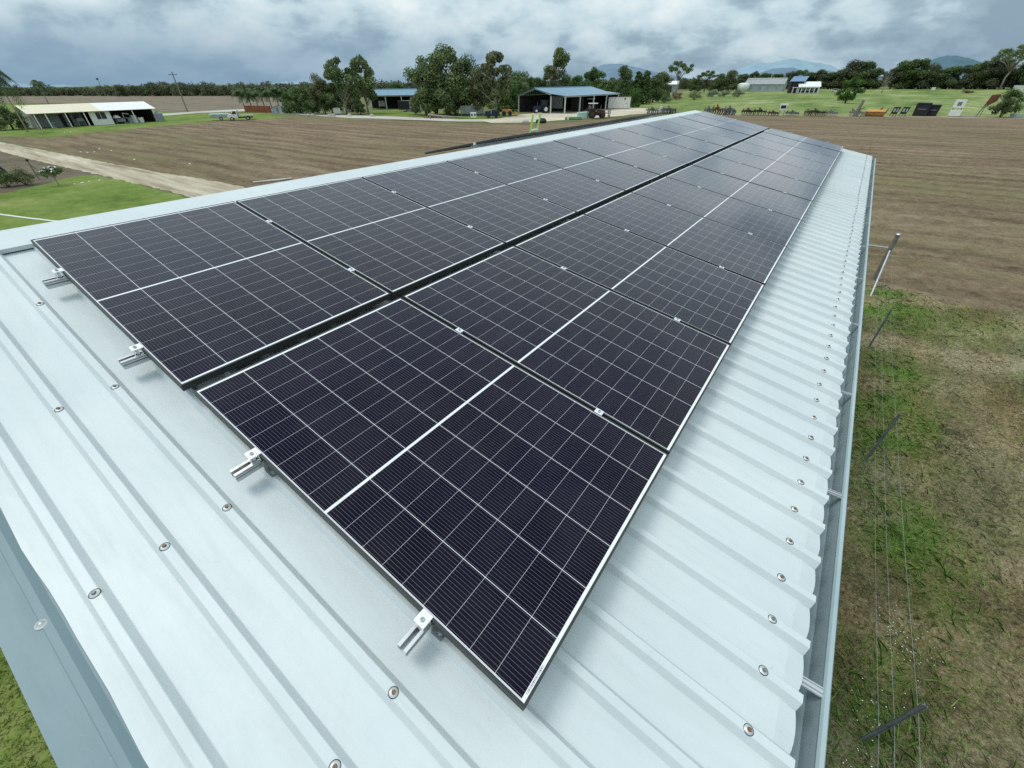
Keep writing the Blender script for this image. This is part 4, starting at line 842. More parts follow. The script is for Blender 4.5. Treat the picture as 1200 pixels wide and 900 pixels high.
# gable sheds with blue roofs
def blue_shed(name, label, A, along, Ln, Wd, he_, hr, lean, posts_n, nbays_gable):
    a = math.atan2(along[1], along[0]); s = thing(name, label, 'shed', (A[0], A[1], 0), a)     # local x along, y across (away to the left)
    # y=0 is the front eave line, y=lean the inner post line, y=Wd the back eave
    ym = (lean+Wd)/2; hl = he_+.25 if lean else he_
    pts = [(-.35, -.35, he_)]+([(-.35, lean, hl+.15)] if lean else [])+[(-.35, ym, hr), (-.35, Wd+.35, he_-.02)]
    n = len(pts); vs = pts+[(Ln+.35, p[1], p[2]) for p in pts]
    r = MB()._a(vs, [(i, i+1, n+i+1, n+i) for i in range(n-1)]).build('roof', 'blue_roof', s); r.modifiers.new('t', 'SOLIDIFY').thickness = .08
    MB().tube([(-.4, ym, hr+.05), (Ln+.4, ym, hr+.05)], .09, 6).build('ridge_cap', 'blue_roof', r)
    MB().box(0, Ln, Wd-.1, Wd, 0, he_-.1).build('back_wall', 'dark_inside', s)
    MB()._a([(Ln, 0, 0), (Ln, Wd-.11, 0), (Ln, Wd-.11, he_-.2), (Ln, ym, hr-.25), (Ln, 0, he_-.2)], [(0, 1, 2, 3, 4)]).build('end_wall', 'dark_inside', s)
    for k in range(posts_n+1):
        x = Ln*k/posts_n; p = MB(); p.box(x-.11, x+.11, -.11, .11, 0, he_-.08); p.bar((x, .0, he_-.5), (x, .55, he_-.02), .12, .12); p.build('post', 'offwhite', s)
    for y in ([lean] if lean else [])+[Wd*.999+.12]: MB().box(-.12, .12, y-.12, y+.12, 0, he_-.05).build('post', 'offwhite', s)
    mb = MB(); mb.bar((-.02, lean, he_+(.15 if lean else -.1)), (-.02, ym, hr-.14), .16, .18); mb.bar((-.02, ym, hr-.14), (-.02, Wd, he_-.1), .16, .18); mb.build('gable_rafter', 'offwhite', s)
    MB().box(-.3, Ln+.3, -.12, -.112+.06, he_-.26, he_-.1).build('eave_beam', 'offwhite', s)
    return s, a
A = G(661.5, 133.5); ms_, ma = blue_shed('machinery_shed', 'open machinery shed with blue roof and pale posts beside the gravel yard', A, (.06, 1), 25, 13.2, 3.35, 4.75, 3.9, 4, 2)
MB().box(8.2, 8.3, .3, 3.6, 0, 3.0).build('inner_wall', 'dark_inside', ms_); MB().box(5.5, 5.6, 4.4, 8.0, .7, 3.1).build('inner_panel', 'grey_wall', ms_)
A2 = G(435, 128.5); s2_, a2 = blue_shed('machinery_shed', 'smaller blue roofed shed half hidden behind the gum trees', A2, (.66, .75), 13, 9.0, 3.2, 4.5, 0, 3, 1)
def inms(x, y, z=0): c, s = math.cos(ma), math.sin(ma); return (A[0]+c*x-s*y, A[1]+s*x+c*y, z)
def ins2(x, y, z=0): c, s = math.cos(a2), math.sin(a2); return (A2[0]+c*x-s*y, A2[1]+s*x+c*y, z)
mb = MB(); P = G(480, 131); hw = at('block_wall', 'low pale block wall beside the smaller blue shed', 'wall', (480, 131)); MB().box(-1.2, 3.2, -.1, .1, 0, 2.3).build('panel', 'stone', hw); MB().box(-1.3, 3.3, -.15, .15, 2.302, 2.4).build('coping', 'offwhite', hw)

# vehicles
def wheel(mbp, x, y, r, w, nm='wheel', par=None, rim='offwhite'):
    o = MB().lathe([(r*.55, -w/2), (r*.92, -w/2), (r, -w*.3), (r, w*.3), (r*.92, w/2), (r*.55, w/2)], 18, c=(x, y, r), ax='y').build(nm, 'rubber', par)
    MB().lathe([(0, -w*.42), (r*.2, -w*.45), (r*.56, -w*.36), (r*.56, w*.36), (r*.2, w*.45), (0, w*.42)], 14, c=(x, y, r), ax='y').build('rim', rim, o); return o
def tractor(label, loc, rz_, canopy, body='dark_blue', rim='white_paint', arms=False):
    t_ = thing('tractor', label, 'tractor', loc, rz_)       # nose to local -x
    MB().prism([(-1.75, .75), (-.1, .75), (-.1, 1.45), (-1.55, 1.32), (-1.75, 1.15)], 'y', -.36, .36).build('bonnet', body, t_, bev=.06)
    MB().box(-1.6, 1.2, -.3, .3, .45, .745).build('chassis', 'black', t_)
    MB().box(.45, 1.35, -.5, .5, .75, 1.25).build('rear_housing', body, t_, bev=.05)
    se = MB().box(.55, .95, -.25, .25, 1.252, 1.36).build('seat', 'black', t_); MB().box(.9, 1.0, -.25, .25, 1.362, 1.75).build('backrest', 'black', se)
    for s in (-1, 1):
        wheel(None, .95, s*.85, .78, .42, 'rear_wheel', t_, rim); wheel(None, -1.25, s*.72, .48, .28, 'front_wheel', t_, rim)
        MB().prism([(.3, 1.35), (.5, 1.68), (1.3, 1.70), (1.6, 1.45), (1.6, 1.4), (1.3, 1.63), (.5, 1.61), (.35, 1.33)], 'y', *sorted((s*.62, s*1.05))).build('mudguard', body, t_)
    for x in (.05, 1.4):
        for y in (-.6, .6): MB().tube([(x, y, .9), (x+.03, y, 2.38)], .045, 6).build('canopy_post', 'black', t_)
    if canopy == 'cab': MB().box(.08, 1.38, -.585, .585, 1.40, 2.37).build('cab_glass', 'window_dark', t_)
    MB().box(-.1, 1.6, -.75, .75, 2.38, 2.5).build('canopy', 'white_paint' if canopy != 'cab' else 'dark_blue', t_, bev=.04)
    MB().tube([(-.8, .2, 1.4), (-.8, .2, 2.15)], .045, 8).build('exhaust', 'steel_dull', t_)
    MB().tube([(.15, 0, 1.3), (.38, 0, 1.62)], .03, 6).build('steering_column', 'black', t_)
    if arms:
        f = thing('x', 'x', 'x'); bpy.data.objects.remove(f)
        mb = MB()
        for y in (-.5, .5): mb.bar((-1.2, y, .9), (-2.4, y, .8), .1, .12); mb.box(-2.75, -2.6, y-.05, y+.05, .1, 1.5)
        mb.box(-2.6, -2.5, -.6, .6, .3, .45); mb.box(-2.6, -2.5, -.6, .6, 1.0, 1.1); mb.build('fork_carrier', 'steel_dull', t_)
    return t_
P = G(698, 138.5); tractor('tractor with white canopy parked on the gravel by the container', (P[0], P[1], 0), face(P)+math.pi+.25, 'open', 'rust', 'rust', True)
P = inms(-.5, 6.3); tractor('dark blue cab tractor with white wheels at the gable end of the machinery shed', P, face(P)+.25, 'cab')
P = inms(13.5, 2.2); tractor('dark tractor parked deep inside the machinery shed', P, face(P)-.3, 'open', 'dark_blue', 'offwhite')
# container
A, B = G(712, 128), G(743, 128); rz, L = frame_on(A, B); ct = thing('shipping_container', 'weathered cream shipping container standing at the end of the gravel yard', 'container', (A[0], A[1], 0), rz); D = 2.4; Hc = 2.6; L = 5.6
mb = MB(); n = 26; vs = []
for i in range(n*2+1):
    x = .12+(L-.24)*i/(2*n); d = .035*((i//1) % 2); vs += [(x, d, .15), (x, d, Hc-.12)]
mb._a(vs, [(2*i, 2*i+2, 2*i+3, 2*i+1) for i in range(2*n)]); mb.build('front_wall', 'tank_cream', ct)
MB().box(.1, L-.1, .06, D-.05, .12, Hc-.06).build('body', 'tank_cream', ct)
mb = MB()
for x in (0, L-.12):
    for y in (-.03, D-.12): mb.box(x, x+.12, y, y+.12, 0, Hc)
mb.build('corner_posts', 'offwhite', ct); MB().box(0.121, L-.121, -.02, .05, Hc-.12, Hc).build('top_rail', 'offwhite', ct); MB().box(.121, L-.121, -.02, .05, 0.02, .14).build('bottom_rail', 'rust', ct)
for x, z, r in ((L*.75, 2.2, .22), (L*.85, 1.2, .12), (L*.3, 2.35, .1)): MB().box(x-r, x+r, -.012, -.004, z-r*.7, z+r*.7).build('rust_patch', 'rust', ct, bev=.002)
# flatbed ute and trailer
P = G(284, 141.2); ut = thing('flatbed_ute', 'white single cab ute with empty flat tray on the grass verge', 'ute', (P[0], P[1], 0), face(P)-.08)
MB().prism([(-2.45, .45), (-.55, .45), (-.55, 1.62), (-.75, 1.72), (-1.25, 1.72), (-1.75, 1.12), (-2.35, 1.0), (-2.48, .8)], 'y', .0, 1.7).build('cab', 'white_paint', ut, bev=.05)
for y in (-.012, 1.702): MB().prism([(-.72, 1.12), (-.72, 1.6), (-1.22, 1.6), (-1.58, 1.14)], 'y', y, y+.01).build('side_window', 'window_dark', ut)
MB()._a([(-1.77, .12, 1.17), (-1.77, 1.58, 1.17), (-1.32, 1.5, 1.70), (-1.32, .2, 1.70)], [(0, 1, 2, 3)]).build('windscreen', 'window_dark', ut)
MB().box(-.45, 2.3, -.1, 1.8, .78, .90).build('tray', 'grey_tin', ut); MB().box(-.50, -.42, -.05, 1.75, .902, 1.75).build('headboard', 'grey_tin', ut); MB().box(-2.2, 2.1, .35, 1.35, .42, .60).build('chassis', 'black', ut)
for x in (-1.75, 1.15):
    for y in (.12, 1.58): wheel(None, x, y, .36, .24, 'wheel', ut)
P = G(260, 141.3); tl = thing('box_trailer', 'low grey trailer with a pale cover parked left of the ute', 'trailer', (P[0], P[1], 0), face(P))
MB().box(-1.9, 1.9, 0, 1.7, .5, .95).build('tray', 'grey_tin', tl, bev=.03); MB().prism([(-1.95, .952), (1.95, .952), (1.6, 1.2), (-1.6, 1.2)], 'y', -.05, 1.75).build('cover', 'pale_green', tl); MB().bar((1.9, .85, .5), (3.0, .85, .5), .08, .08).build('drawbar', 'black', tl)
for y in (-.1, 1.8): wheel(None, 0, y, .33, .2, 'wheel', tl)
# red fence and grey gable
A, B = G(288, 132), G(318, 132.3); rz, L = frame_on(A, B); rf = thing('tin_fence', 'rusty red tin fence below the palms', 'fence', (A[0], A[1], 0), rz); mb = MB(); n = int(L/.25); vs = []
for i in range(n+1): d = .04*(i % 2); vs += [(L*i/n, d, .05), (L*i/n, d, 1.5)]
mb._a(vs, [(2*i, 2*i+2, 2*i+3, 2*i+1) for i in range(n)]); mb.build('sheeting', 'red_fence', rf)
for k in range(6): MB().box(L*k/5-.05, L*k/5+.05, .05, .14, 0, 1.62).build('post', 'rust', rf)
A, B = G(319, 132.4), G(334, 132.5); rz, L = frame_on(A, B); gh = thing('garden_shed', 'small grey gabled tin shed at the right end of the red fence', 'shed', (A[0], A[1], 0), rz)
MB().prism([(0, 0), (L, 0), (L, 1.3), (L*.75, 1.75), (0, 1.05)], 'y', 0, 3).build('wall', 'grey_tin', gh); mb = MB(); mb._a([(-.15, -.15, 1.02), (-.15, 3.15, 1.02), (L*.75, 3.15, 1.79), (L*.75, -.15, 1.79), (L+.15, 3.15, 1.28), (L+.15, -.15, 1.28)], [(0, 1, 2, 3), (3, 2, 4, 5)]); mb.build('roof', 'grey_wall', gh); MB().box(L*.4, L*.58, -.03, -.004, .05, 1.1).build('door', 'steel_dull', gh)
# yard clutter
def at_obj(name, label, cat, b, fn, mats, turn=0, group=None, bev=.02):
    P = G(*b); mb = MB(); fn(mb); o = mb.build(name, mats, None, bev=bev); o.location = (P[0], P[1], .02); o.rotation_euler = (0, 0, face(P)+turn); return tag(o, label, cat, group)
def cratef(w, d, h):
    def f(m_):
        m_.box(-w/2, w/2, -d/2, d/2, .12, h)
        for x in (-w/2+.08, 0, w/2-.08): m_.box(x-.06, x+.06, -d/2, d/2, 0, .118)
        for z in (h*.35, h*.65, h*.9): m_.box(-w/2-.03, w/2+.03, -d/2-.03, d/2+.03, z, z+.05, 1 if True else 0)
        for x in (-w/2, -w/6, w/6, w/2): m_.box(x-.025, x+.025, -d/2-.035, d/2+.035, .12, h+.02, 1)
    return f
for x, lab in ((679.5, 'left'), (683.5, 'middle'), (688.5, 'right')): at_obj('liquid_tote', 'pale caged liquid tote, %s of three beside the canopy tractor' % lab, 'tote', (x, 139.3-.1*(x-679)), cratef(1.1, 1.0, 1.05), ['pale_green', 'white_paint'], .1, 'pale totes beside the tractor')
at_obj('pipe_stack', 'low stack of dark green pipes left of the pale totes', 'pipes', (672, 140.3), lambda m_: [m_.tube([(-1.6, y, z), (1.6, y, z)], .11, 8) for y, z in ((-.25, .11), (0, .11), (.25, .11), (-.12, .31), (.12, .31))], 'tool_green', .1, bev=0)
at_obj('white_cap', 'small white bucket at the left end of the pipe stack', 'bucket', (665.5, 140.8), lambda m_: m_.lathe([(0, 0), (.17, 0), (.21, .4), (.23, .4), (.2, .41), (0, .38)], 14), 'white_paint', 0, bev=0)
at_obj('water_cube', 'white boxy tank with dark openings under the trees', 'tank', (555, 138.7), lambda m_: (m_.box(-.6, .6, -.5, .5, .1, 1.0), m_.box(-.5, -.12, -.52, -.502, .45, .75, 1), m_.box(.12, .5, -.52, -.502, .45, .75, 1), m_.box(-.6, -.4, -.4, .4, 0, .098, 1), m_.box(.4, .6, -.4, .4, 0, .098, 1)), ['white_paint', 'black'], 0)
at_obj('tin_screen', 'grey tin screen behind the white boxy tank', 'screen', (553, 135.5), lambda m_: ([m_.box(-2.4+.4*i, -2.02+.4*i, -.03+.02*(i % 2), .03+.02*(i % 2), .3, 1.8) for i in range(12)], [m_.box(x-.06, x+.06, .06, .16, 0, 1.9) for x in (-2.3, 0, 2.3)]), 'grey_wall', 0)
at_obj('pump_trailer', 'dark blue machine with drums under the slender gum', 'machine', (577, 138.2), lambda m_: (m_.box(-1.6, 1.6, -.5, .5, .35, .55), m_.box(-1.5, -.3, -.45, .45, .552, 1.15), m_.lathe([(0, 0), (.42, 0), (.42, .8), (0, .8)], 14, 0, (.3, 0, .552)), m_.lathe([(0, 0), (.36, 0), (.36, .7), (0, .7)], 14, 0, (1.15, 0, .552)), m_.lathe([(0, -.1), (.34, -.1), (.34, .1), (0, .1)], 14, 1, (-.8, -.62, .34), 'y'), m_.lathe([(0, -.1), (.34, -.1), (.34, .1), (0, .1)], 14, 1, (.8, -.62, .34), 'y')), ['dark_blue', 'rubber'], 0)
at_obj('orange_loader', 'orange loader bucket machine right of the slender gum', 'machine', (595, 135.8), lambda m_: (m_.prism([(-1.3, .5), (.9, .5), (.9, 1.05), (.2, 1.25), (-1.1, 1.2)], 'y', -.5, .5), m_.bar((.6, 0, .8), (1.7, 0, .35), .3, .2), m_.prism([(1.5, .1), (2.2, .1), (2.1, .25), (1.75, .3), (1.65, .8), (1.5, .8)], 'y', -.7, .7), m_.lathe([(0, -.15), (.45, -.15), (.45, .15), (0, .15)], 14, 1, (-.8, -.62, .45), 'y'), m_.lathe([(0, -.15), (.45, -.15), (.45, .15), (0, .15)], 14, 1, (.5, -.62, .45), 'y'), m_.box(-.5, .1, -.05, .05, 1.2, 1.7, 1)), ['orange_paint', 'rubber'], 0)
at_obj('fallen_log', 'long pale fallen trunk lying beside the road under the trees', 'log', (524, 139.3), lambda m_: (m_.tube([(-3.8, .3, .75), (-1, 0, .45), (2, -.1, .25), (4.2, -.3, .12)], [.17, .15, .12, .08], 8), m_.bar((-3.4, .3, 0), (-3.4, .3, .7), .2, .2)), 'bark_pale', 0, bev=0)
at_obj('brush_pile', 'brown pile of branches behind the fallen trunk', 'brush pile', (512, 138.2), lambda m_: [m_.tube([(random.uniform(-3, 3), random.uniform(-.6, .6), random.uniform(0, .2)), (random.uniform(-3, 3), random.uniform(-.6, .6), random.uniform(.2, .8))], .05, 5) for _ in range(26)], 'rust', 0, bev=0)
at_obj('metal_box', 'white metal box on legs under the left gums', 'box', (396, 134.6), lambda m_: (m_.box(-.75, .75, -.4, .4, .25, 1.25), m_.prism([(-.8, 1.252), (.8, 1.252), (.7, 1.36), (-.7, 1.36)], 'y', -.45, .45), [m_.box(x-.05, x+.05, -.3, .3, 0, .248) for x in (-.6, .6)]), 'offwhite', 0)
for i, x in enumerate((362, 367, 386.5, 391, 436, 410)): at_obj('garden_rock', 'pale rock in the row edging the road under the left gums', 'rock', (x, 135.6+.002*x), lambda m_: m_.lathe([(0, 0), (.45+.1*(i % 3), 0), (.5, .2), (.3, .42+.1*(i % 2)), (0, .5)], 7), 'stone', i, 'rocks edging the road', 0)
at_obj('sheeted_load', 'white sheeted heap at the gable of the smaller blue shed', 'heap', (411.5, 130), lambda m_: (m_.prism([(-1.5, 0), (1.5, 0), (1.3, 1.2), (.2, 1.75), (-1.0, 1.1)], 'y', -.8, .8),), 'white_paint', 0, bev=.1)
P = ins2(3.0, 3.5); o = junk('wall_sheet', 'white sheet of board inside the smaller blue shed', 'board', P, lambda m_: (m_.box(-.9, .9, -.05, .05, .6, 1.9), m_.box(-.8, -.7, -.04, .04, 0, .598), m_.box(.7, .8, -.04, .04, 0, .598)), 'offwhite', face(P))
P = G(474, 131); o = thing('parked_trailer', 'dark box trailer under the right end of the smaller blue shed', 'trailer', (P[0], P[1], 0), face(P)); MB().box(-1.4, 1.4, -.8, .8, .6, 2.3).build('body', 'black', o, bev=.05); MB().box(-1.3, 1.3, -.7, .7, .4, .598).build('chassis', 'steel_dull', o)
for y in (-.82, .82): wheel(None, .2, y, .36, .2, 'wheel', o)
at_obj('parts_washer', 'white and black pump unit left of the block wall', 'machine', (487, 132.5), lambda m_: (m_.box(-.5, .1, -.3, .3, 0, .9), m_.box(.102, .5, -.3, .3, 0, .75, 1), m_.tube([(-.2, 0, .9), (-.2, 0, 1.4)], .06, 8)), ['white_paint', 'black'], 0)
P = inms(9.5, 1.5); o = junk('work_trailer', 'low workbench inside the machinery shed', 'workbench', P, lambda m_: (m_.box(-1., 1., -.4, .4, .8, .9), [m_.box(x-.05, x+.05, -.3, .3, 0, .798) for x in (-.9, .9)]), 'offwhite', face(P))
at_obj('tarp_bundle', 'black bundle on the grass right of the green ladder', 'bundle', (634, 144.3), lambda m_: m_.lathe([(0, 0), (.9, 0), (1.0, .35), (.7, .7), (0, .8)], 9), 'black', 0, bev=0)
for i, x in enumerate((614, 617.5)): at_obj('field_rock', 'pale rock on the field edge left of the green ladder', 'rock', (x, 144.6), lambda m_: m_.lathe([(0, 0), (.4, 0), (.42, .2), (.25, .42), (0, .48)], 7), 'stone', i, 'pale rocks by the ladder', 0)
at_obj('pvc_pipe', 'grey white pipe lying on the soil beyond the ridge', 'pipe', (321, 213), lambda m_: (m_.tube([(-1.4, 0, .07), (.4, .05, .06), (1.3, .3, .06)], .06, 8), m_.tube([(-.4, .25, .06), (.9, .3, .06)], .05, 8)), 'offwhite', 0, bev=0)

# implements along the far headland
IMPL = 'farm implements lined up along the headland'
def tined(mat, w, h, n, disc=False):
    rr = random.Random(int(w*100+h*37+n))
    def f(m_):
        for y in (0, .55, 1.1): m_.bar((-w/2, y, h*.5), (w/2, y, h*.5+rr.uniform(-.08, .08)), .2, .2)
        for k in range(n):
            x = -w/2+w*(k+.5)/n+rr.uniform(-.08, .08); hh = h*rr.uniform(.45, .72)
            m_.bar((x, 0, h*.5), (x-.1, 1.1, h*.5), .14, .16)
            if disc:
                m_.lathe([(0, -.05), (h*.36, -.02), (h*.40, .02), (0, .07)], 12, 0, (x, -.1, h*.40), 'x'); m_.lathe([(0, -.05), (h*.36, -.02), (h*.40, .02), (0, .07)], 12, 0, (x+.12, .9, h*.40), 'x')
            else:
                for y0 in (0, .55, 1.1): m_.tube([(x, y0, hh), (x+.22, y0-.1, h*.32), (x+.02, y0-.38, 0)], [.07, .07, .05], 5)
        m_.box(-w*.22, w*.2, .25, .8, h*.5, h*.72); m_.bar((.0, .4, h*.5), (-.2, .4, h), .16, .16); m_.bar((w*.25, 0, h*.5), (-.2, .4, h), .12, .12); m_.bar((-w*.3, .2, h*.5), (-w*.38, .5, h*.86), .14, .14)
    return f
for x, yb, w, h, n, dsc, mat, lab in ((764, 133.2, 2.6, 1.3, 6, 0, 'iron_grey', 'dark tined cultivator at the left end of the implement row'), (783, 133.4, 3.2, 1.4, 8, 1, 'iron_grey', 'grey disc harrow just beyond the end of the ridge cap'), (829, 135, 1.9, 1.6, 5, 0, 'iron_grey', 'dark plough with pale top left of the rusty cultivator'),
        (838.5, 135, 2.2, 1.9, 5, 0, 'rust', 'rusty brown cultivator with raised mast'), (853, 135, 2.3, 1.7, 8, 0, 'iron_grey', 'grey spiky hay rake right of the rusty cultivator'), (875, 135.2, 2.4, 1.3, 7, 1, 'iron_brown', 'brown disc plough, left of the low pair'), (889, 135.3, 2.6, 1.3, 7, 1, 'iron_brown', 'brown disc plough, right of the low pair'),
        (927, 136, 2.4, 1.0, 6, 0, 'iron_grey', 'low dark harrow right of the white hopper'), (953, 136, 3.6, 1.25, 9, 1, 'iron_brown', 'long dark disc roller left of the mango tree'), (972, 136.2, 2.3, 1.1, 6, 0, 'wood_grey', 'thin tined scarifier below the mango tree'), (905, 135.6, 2.0, .9, 5, 0, 'iron_brown', 'low brown scarifier left of the white hopper'), (1003, 136.4, 2.6, 1.2, 6, 0, 'wood_grey', 'grey jumbled cultivator below the mango trunk')):
    at_obj('farm_implement', lab, 'implement', (x, yb), tined(mat, w, h, n, dsc), mat, random.uniform(-.2, .2), IMPL, 0)
at_obj('sheet_stack', 'white plastic sheet pile on the grey disc harrow', 'sheet', (774, 132.6), lambda m_: m_.prism([(-.7, 0), (.7, 0), (.5, 1.1), (-.3, 1.3)], 'y', -.4, .4), 'white_paint', 0)
hp = at('seed_hopper', 'white seed hopper with dark opening among the implements', 'hopper', (915, 135.6)); MB().prism([(-.5, .9), (.5, .9), (.75, 2.0), (-.75, 2.0)], 'y', -.5, .5).build('bin', 'white_paint', hp, bev=.04); MB().box(-.45, .45, -.53, -.505, 1.25, 1.75).build('opening', 'black', hp)
for x in (-.4, .4): MB().bar((x, 0, 0), (x, 0, .9), .1, .1).build('leg', 'steel_dull', hp)
dt = at('dead_stump', 'grey leaning dead tree stump below the mango tree', 'stump', (1001, 136.3)); mb = MB(); mb.tube([(0, 0, 0), (.2, 0, 1.2), (.5, 0, 2.6)], [.4, .3, .2], 9); mb.tube([(.1, 0, .6), (-.8, .1, 1.3)], [.18, .08], 6); mb.tube([(.2, 0, 1.0), (1.2, 0, 1.5)], [.15, .06], 6); mb.build('trunk', 'wood_grey', dt)
rl = at('field_roller', 'orange yellow field roller at the field edge', 'roller', (1024, 136.5)); MB().lathe([(0, -1.5), (.55, -1.5), (.55, 1.5), (0, 1.5)], 18, c=(0, 0, .58), ax='x').build('drum', 'orange_paint', rl); mb = MB(); mb.bar((-1.6, 0, .6), (-1.6, -.9, .7), .1, .15); mb.bar((1.6, 0, .6), (1.6, -.9, .7), .1, .15); mb.bar((-1.7, -.9, .7), (1.7, -.9, .7), .12, .15); mb.bar((1.55, 0, .6), (1.75, 0, 1.35), .15, .15); mb.bar((.5, 0, 1.14), (.9, 0, 1.4), .2, .2); mb.build('yoke', 'rust', rl)
for x, lab in ((1046, 'left'), (1057, 'right')): at_obj('seed_drill', 'dark and grey seed drill, %s of a pair at the field edge' % lab, 'implement', (x, 136.4), lambda m_: (m_.prism([(-.55, .4), (.45, .4), (.7, 1.5), (-.35, 1.5)], 'y', -.5, .5), m_.box(-.3, .05, -.53, -.505, .7, 1.3, 1), m_.box(.18, .45, -.53, -.505, .7, 1.3, 1), [m_.bar((x_, 0, .4), (x_-.1, -.1, 0), .08, .08) for x_ in (-.45, 0, .4)]), ['black', 'galv'], 0, IMPL)
for b, w, h, lab in (((1076.5, 136), 2.1, 2.15, 'larger'), ((1090.5, 136), 1.5, 1.85, 'smaller')):
    bn = at('silage_bin', 'black upright bin, %s of the two at the field edge' % lab, 'bin', b, 'black bins at the field edge'); MB().prism([(-w/2, 0), (w/2, 0), (w/2+.12, h*.88), (-w/2-.06, h*.88)], 'y', -.6, .6).build('body', 'black', bn, bev=.04); MB().prism([(-w/2-.1, h*.885), (w/2+.18, h*.885), (w/2+.05, h), (-w/2+.1, h)], 'y', -.66, .66).build('lid', 'dark_blue', bn, bev=.03); MB().box(-w*.3, w*.3, -.63, -.603, h*.5, h*.56).build('handle', 'steel_dull', bn)
sg = at('cabinet_pair', 'white panel with grey square standing above a white box', 'cabinet', (1117, 136.5)); MB().box(-.85, .85, -.4, .4, .1, 1.05).build('lower_box', 'white_paint', sg, bev=.03); MB().box(-.8, .8, -.2, .2, 1.35, 2.65).build('upper_panel', 'white_paint', sg, bev=.03); MB().box(-.3, .3, -.225, -.203, 1.7, 2.3).build('grey_square', 'steel_dull', sg); mb = MB(); [mb.box(x-.05, x+.05, -.05, .05, 1.052, 1.348) for x in (-.6, .6)]; mb.build('posts', 'black', sg)
rh = at('rusty_hopper', 'rust red hopper raised on a leaning grey pole', 'hopper', (1143, 137)); MB().bar((0, 0, 0), (.5, 0, 2.2), .16, .16).build('pole', 'wood_grey', rh); MB().prism([(.35, 2.0), (.8, 1.8), (1.7, 2.5), (1.75, 3.5), (.6, 3.4)], 'y', -.6, .6).build('bin', 'rust', rh, bev=.05); MB().bar((.3, -.1, 1.6), (.9, -.1, 1.75), .12, .2).build('bracket', 'steel_dull', rh); MB().bar((.55, .1, 0), (.5, .05, 2.1), .08, .08).build('stay', 'wood_grey', rh)
at_obj('trough', 'grey low trough between the white cabinet and the rusty hopper', 'trough', (1132, 136.8), lambda m_: (m_.prism([(-1.3, 0), (1.3, 0), (1.45, .55), (1.3, .55), (1.2, .12), (-1.2, .12), (-1.3, .55), (-1.45, .55)], 'y', -.4, .4),), 'grey_wall', 0)
at_obj('feed_tub', 'pale green and white tub at the right edge of the headland', 'tub', (1190, 137.8), lambda m_: (m_.lathe([(0, 0), (.75, 0), (.95, .6), (.9, .6), (.7, .1), (0, .1)], 16), m_.box(.8, 1.7, -.3, .3, .3, .55)), 'pale_green', 0, bev=0)
# barn, house, tank, cottage
A, B = G(871, 107), G(916, 107.2); rz, L = frame_on(A, B); bn = thing('barn', 'long grey metal barn with ridge vent behind the meadow', 'barn', (A[0], A[1], 0), rz)
MB().prism([(0, 0), (9, 0), (9, 3.6), (4.5, 6.0), (0, 3.6)], 'x', 0, L).build('wall', 'grey_tin', bn)
mb = MB(); mb._a([(-.4, -.5, 3.5), (L+.4, -.5, 3.5), (L+.4, 4.5, 6.15), (-.4, 4.5, 6.15), (-.4, 9.5, 3.5), (L+.4, 9.5, 3.5)], [(0, 1, 2, 3), (3, 2, 5, 4)]); mb.build('roof', 'grey_wall', bn); MB().box(0, L, 4.1, 4.9, 6.1, 6.5).build('ridge_vent', 'white_paint', bn)
for k in range(4): MB().box(L*(.15+.22*k), L*(.15+.22*k)+1.4, -.06, -.004, 1.2, 2.6).build('window', 'grey_wall', bn)
P = G(899, 106.8); tag(MB().tube([(P[0], P[1], 0), (P[0], P[1], hgt((899, 106.8), (899, 86)))], .12, 6).build('aerial_mast', 'offwhite'), 'thin pale mast rising behind the grey barn', 'mast')
P = G(869.5, 107); hh = hgt((869.5, 107), (869.5, 97)); tag(MB().lathe([(0, 0), (3.6, 0), (3.6, hh*.8), (2.4, hh*.95), (.6, hh), (0, hh)], 24, c=(P[0], P[1], 0)).build('water_tank', 'tank_cream', None, True), 'large pale round water tank left of the grey barn', 'tank')
A, B = G(927, 109.3), G(958, 109.3); rz, L = frame_on(A, B); hs_ = thing('farmhouse', 'white farmhouse with blue solar covered roof right of the barn', 'house', (A[0], A[1], 0), rz)
MB().prism([(0, 0), (9, 0), (9, 2.9), (4.5, 4.6), (0, 2.7)], 'x', L*.25, L).build('wall', 'white_paint', hs_); mb = MB(); mb._a([(L*.2, -.6, 2.7), (L+.5, -.6, 2.7), (L+.5, 4.5, 4.75), (L*.2, 4.5, 4.75), (L*.2, 9.6, 2.8), (L+.5, 9.6, 2.8)], [(0, 1, 2, 3), (3, 2, 5, 4)]); mb.build('roof', 'white_paint', hs_)
MB().box(-.3, L*.98, -2.6, -.65, 2.35, 2.55).build('porch_roof', 'white_paint', hs_); MB().box(L*.27, L*.95, -.05, -.004, .3, 2.2).build('front_shade', 'window_dark', hs_)  # dark panel across the front: the porch shade is put into its colour
for k in range(7): MB().box(L*k/6.2-.15, L*k/6.2+.15, -2.5, -2.2, 0, 2.34).build('porch_post', 'white_paint', hs_)
for k in range(3): MB().box(L*(.35+.2*k), L*(.35+.2*k)+1.3, -.10, -.052, 1.0, 2.0).build('window', 'offwhite', hs_)
rr_ = MB(); rr_._a([(-L*.18, 2.0, 4.9), (L*.42, 2.0, 4.9), (L*.58, 8.5, 7.0), (0, 8.5, 7.0)], [(0, 1, 2, 3)]); ar = rr_.build('solar_roof', 'pv_blue', hs_); MB().box(-L*.1, L*.4, 2.5, 8.2, 0, 4.75).build('rear_wing', 'dark_inside', hs_)
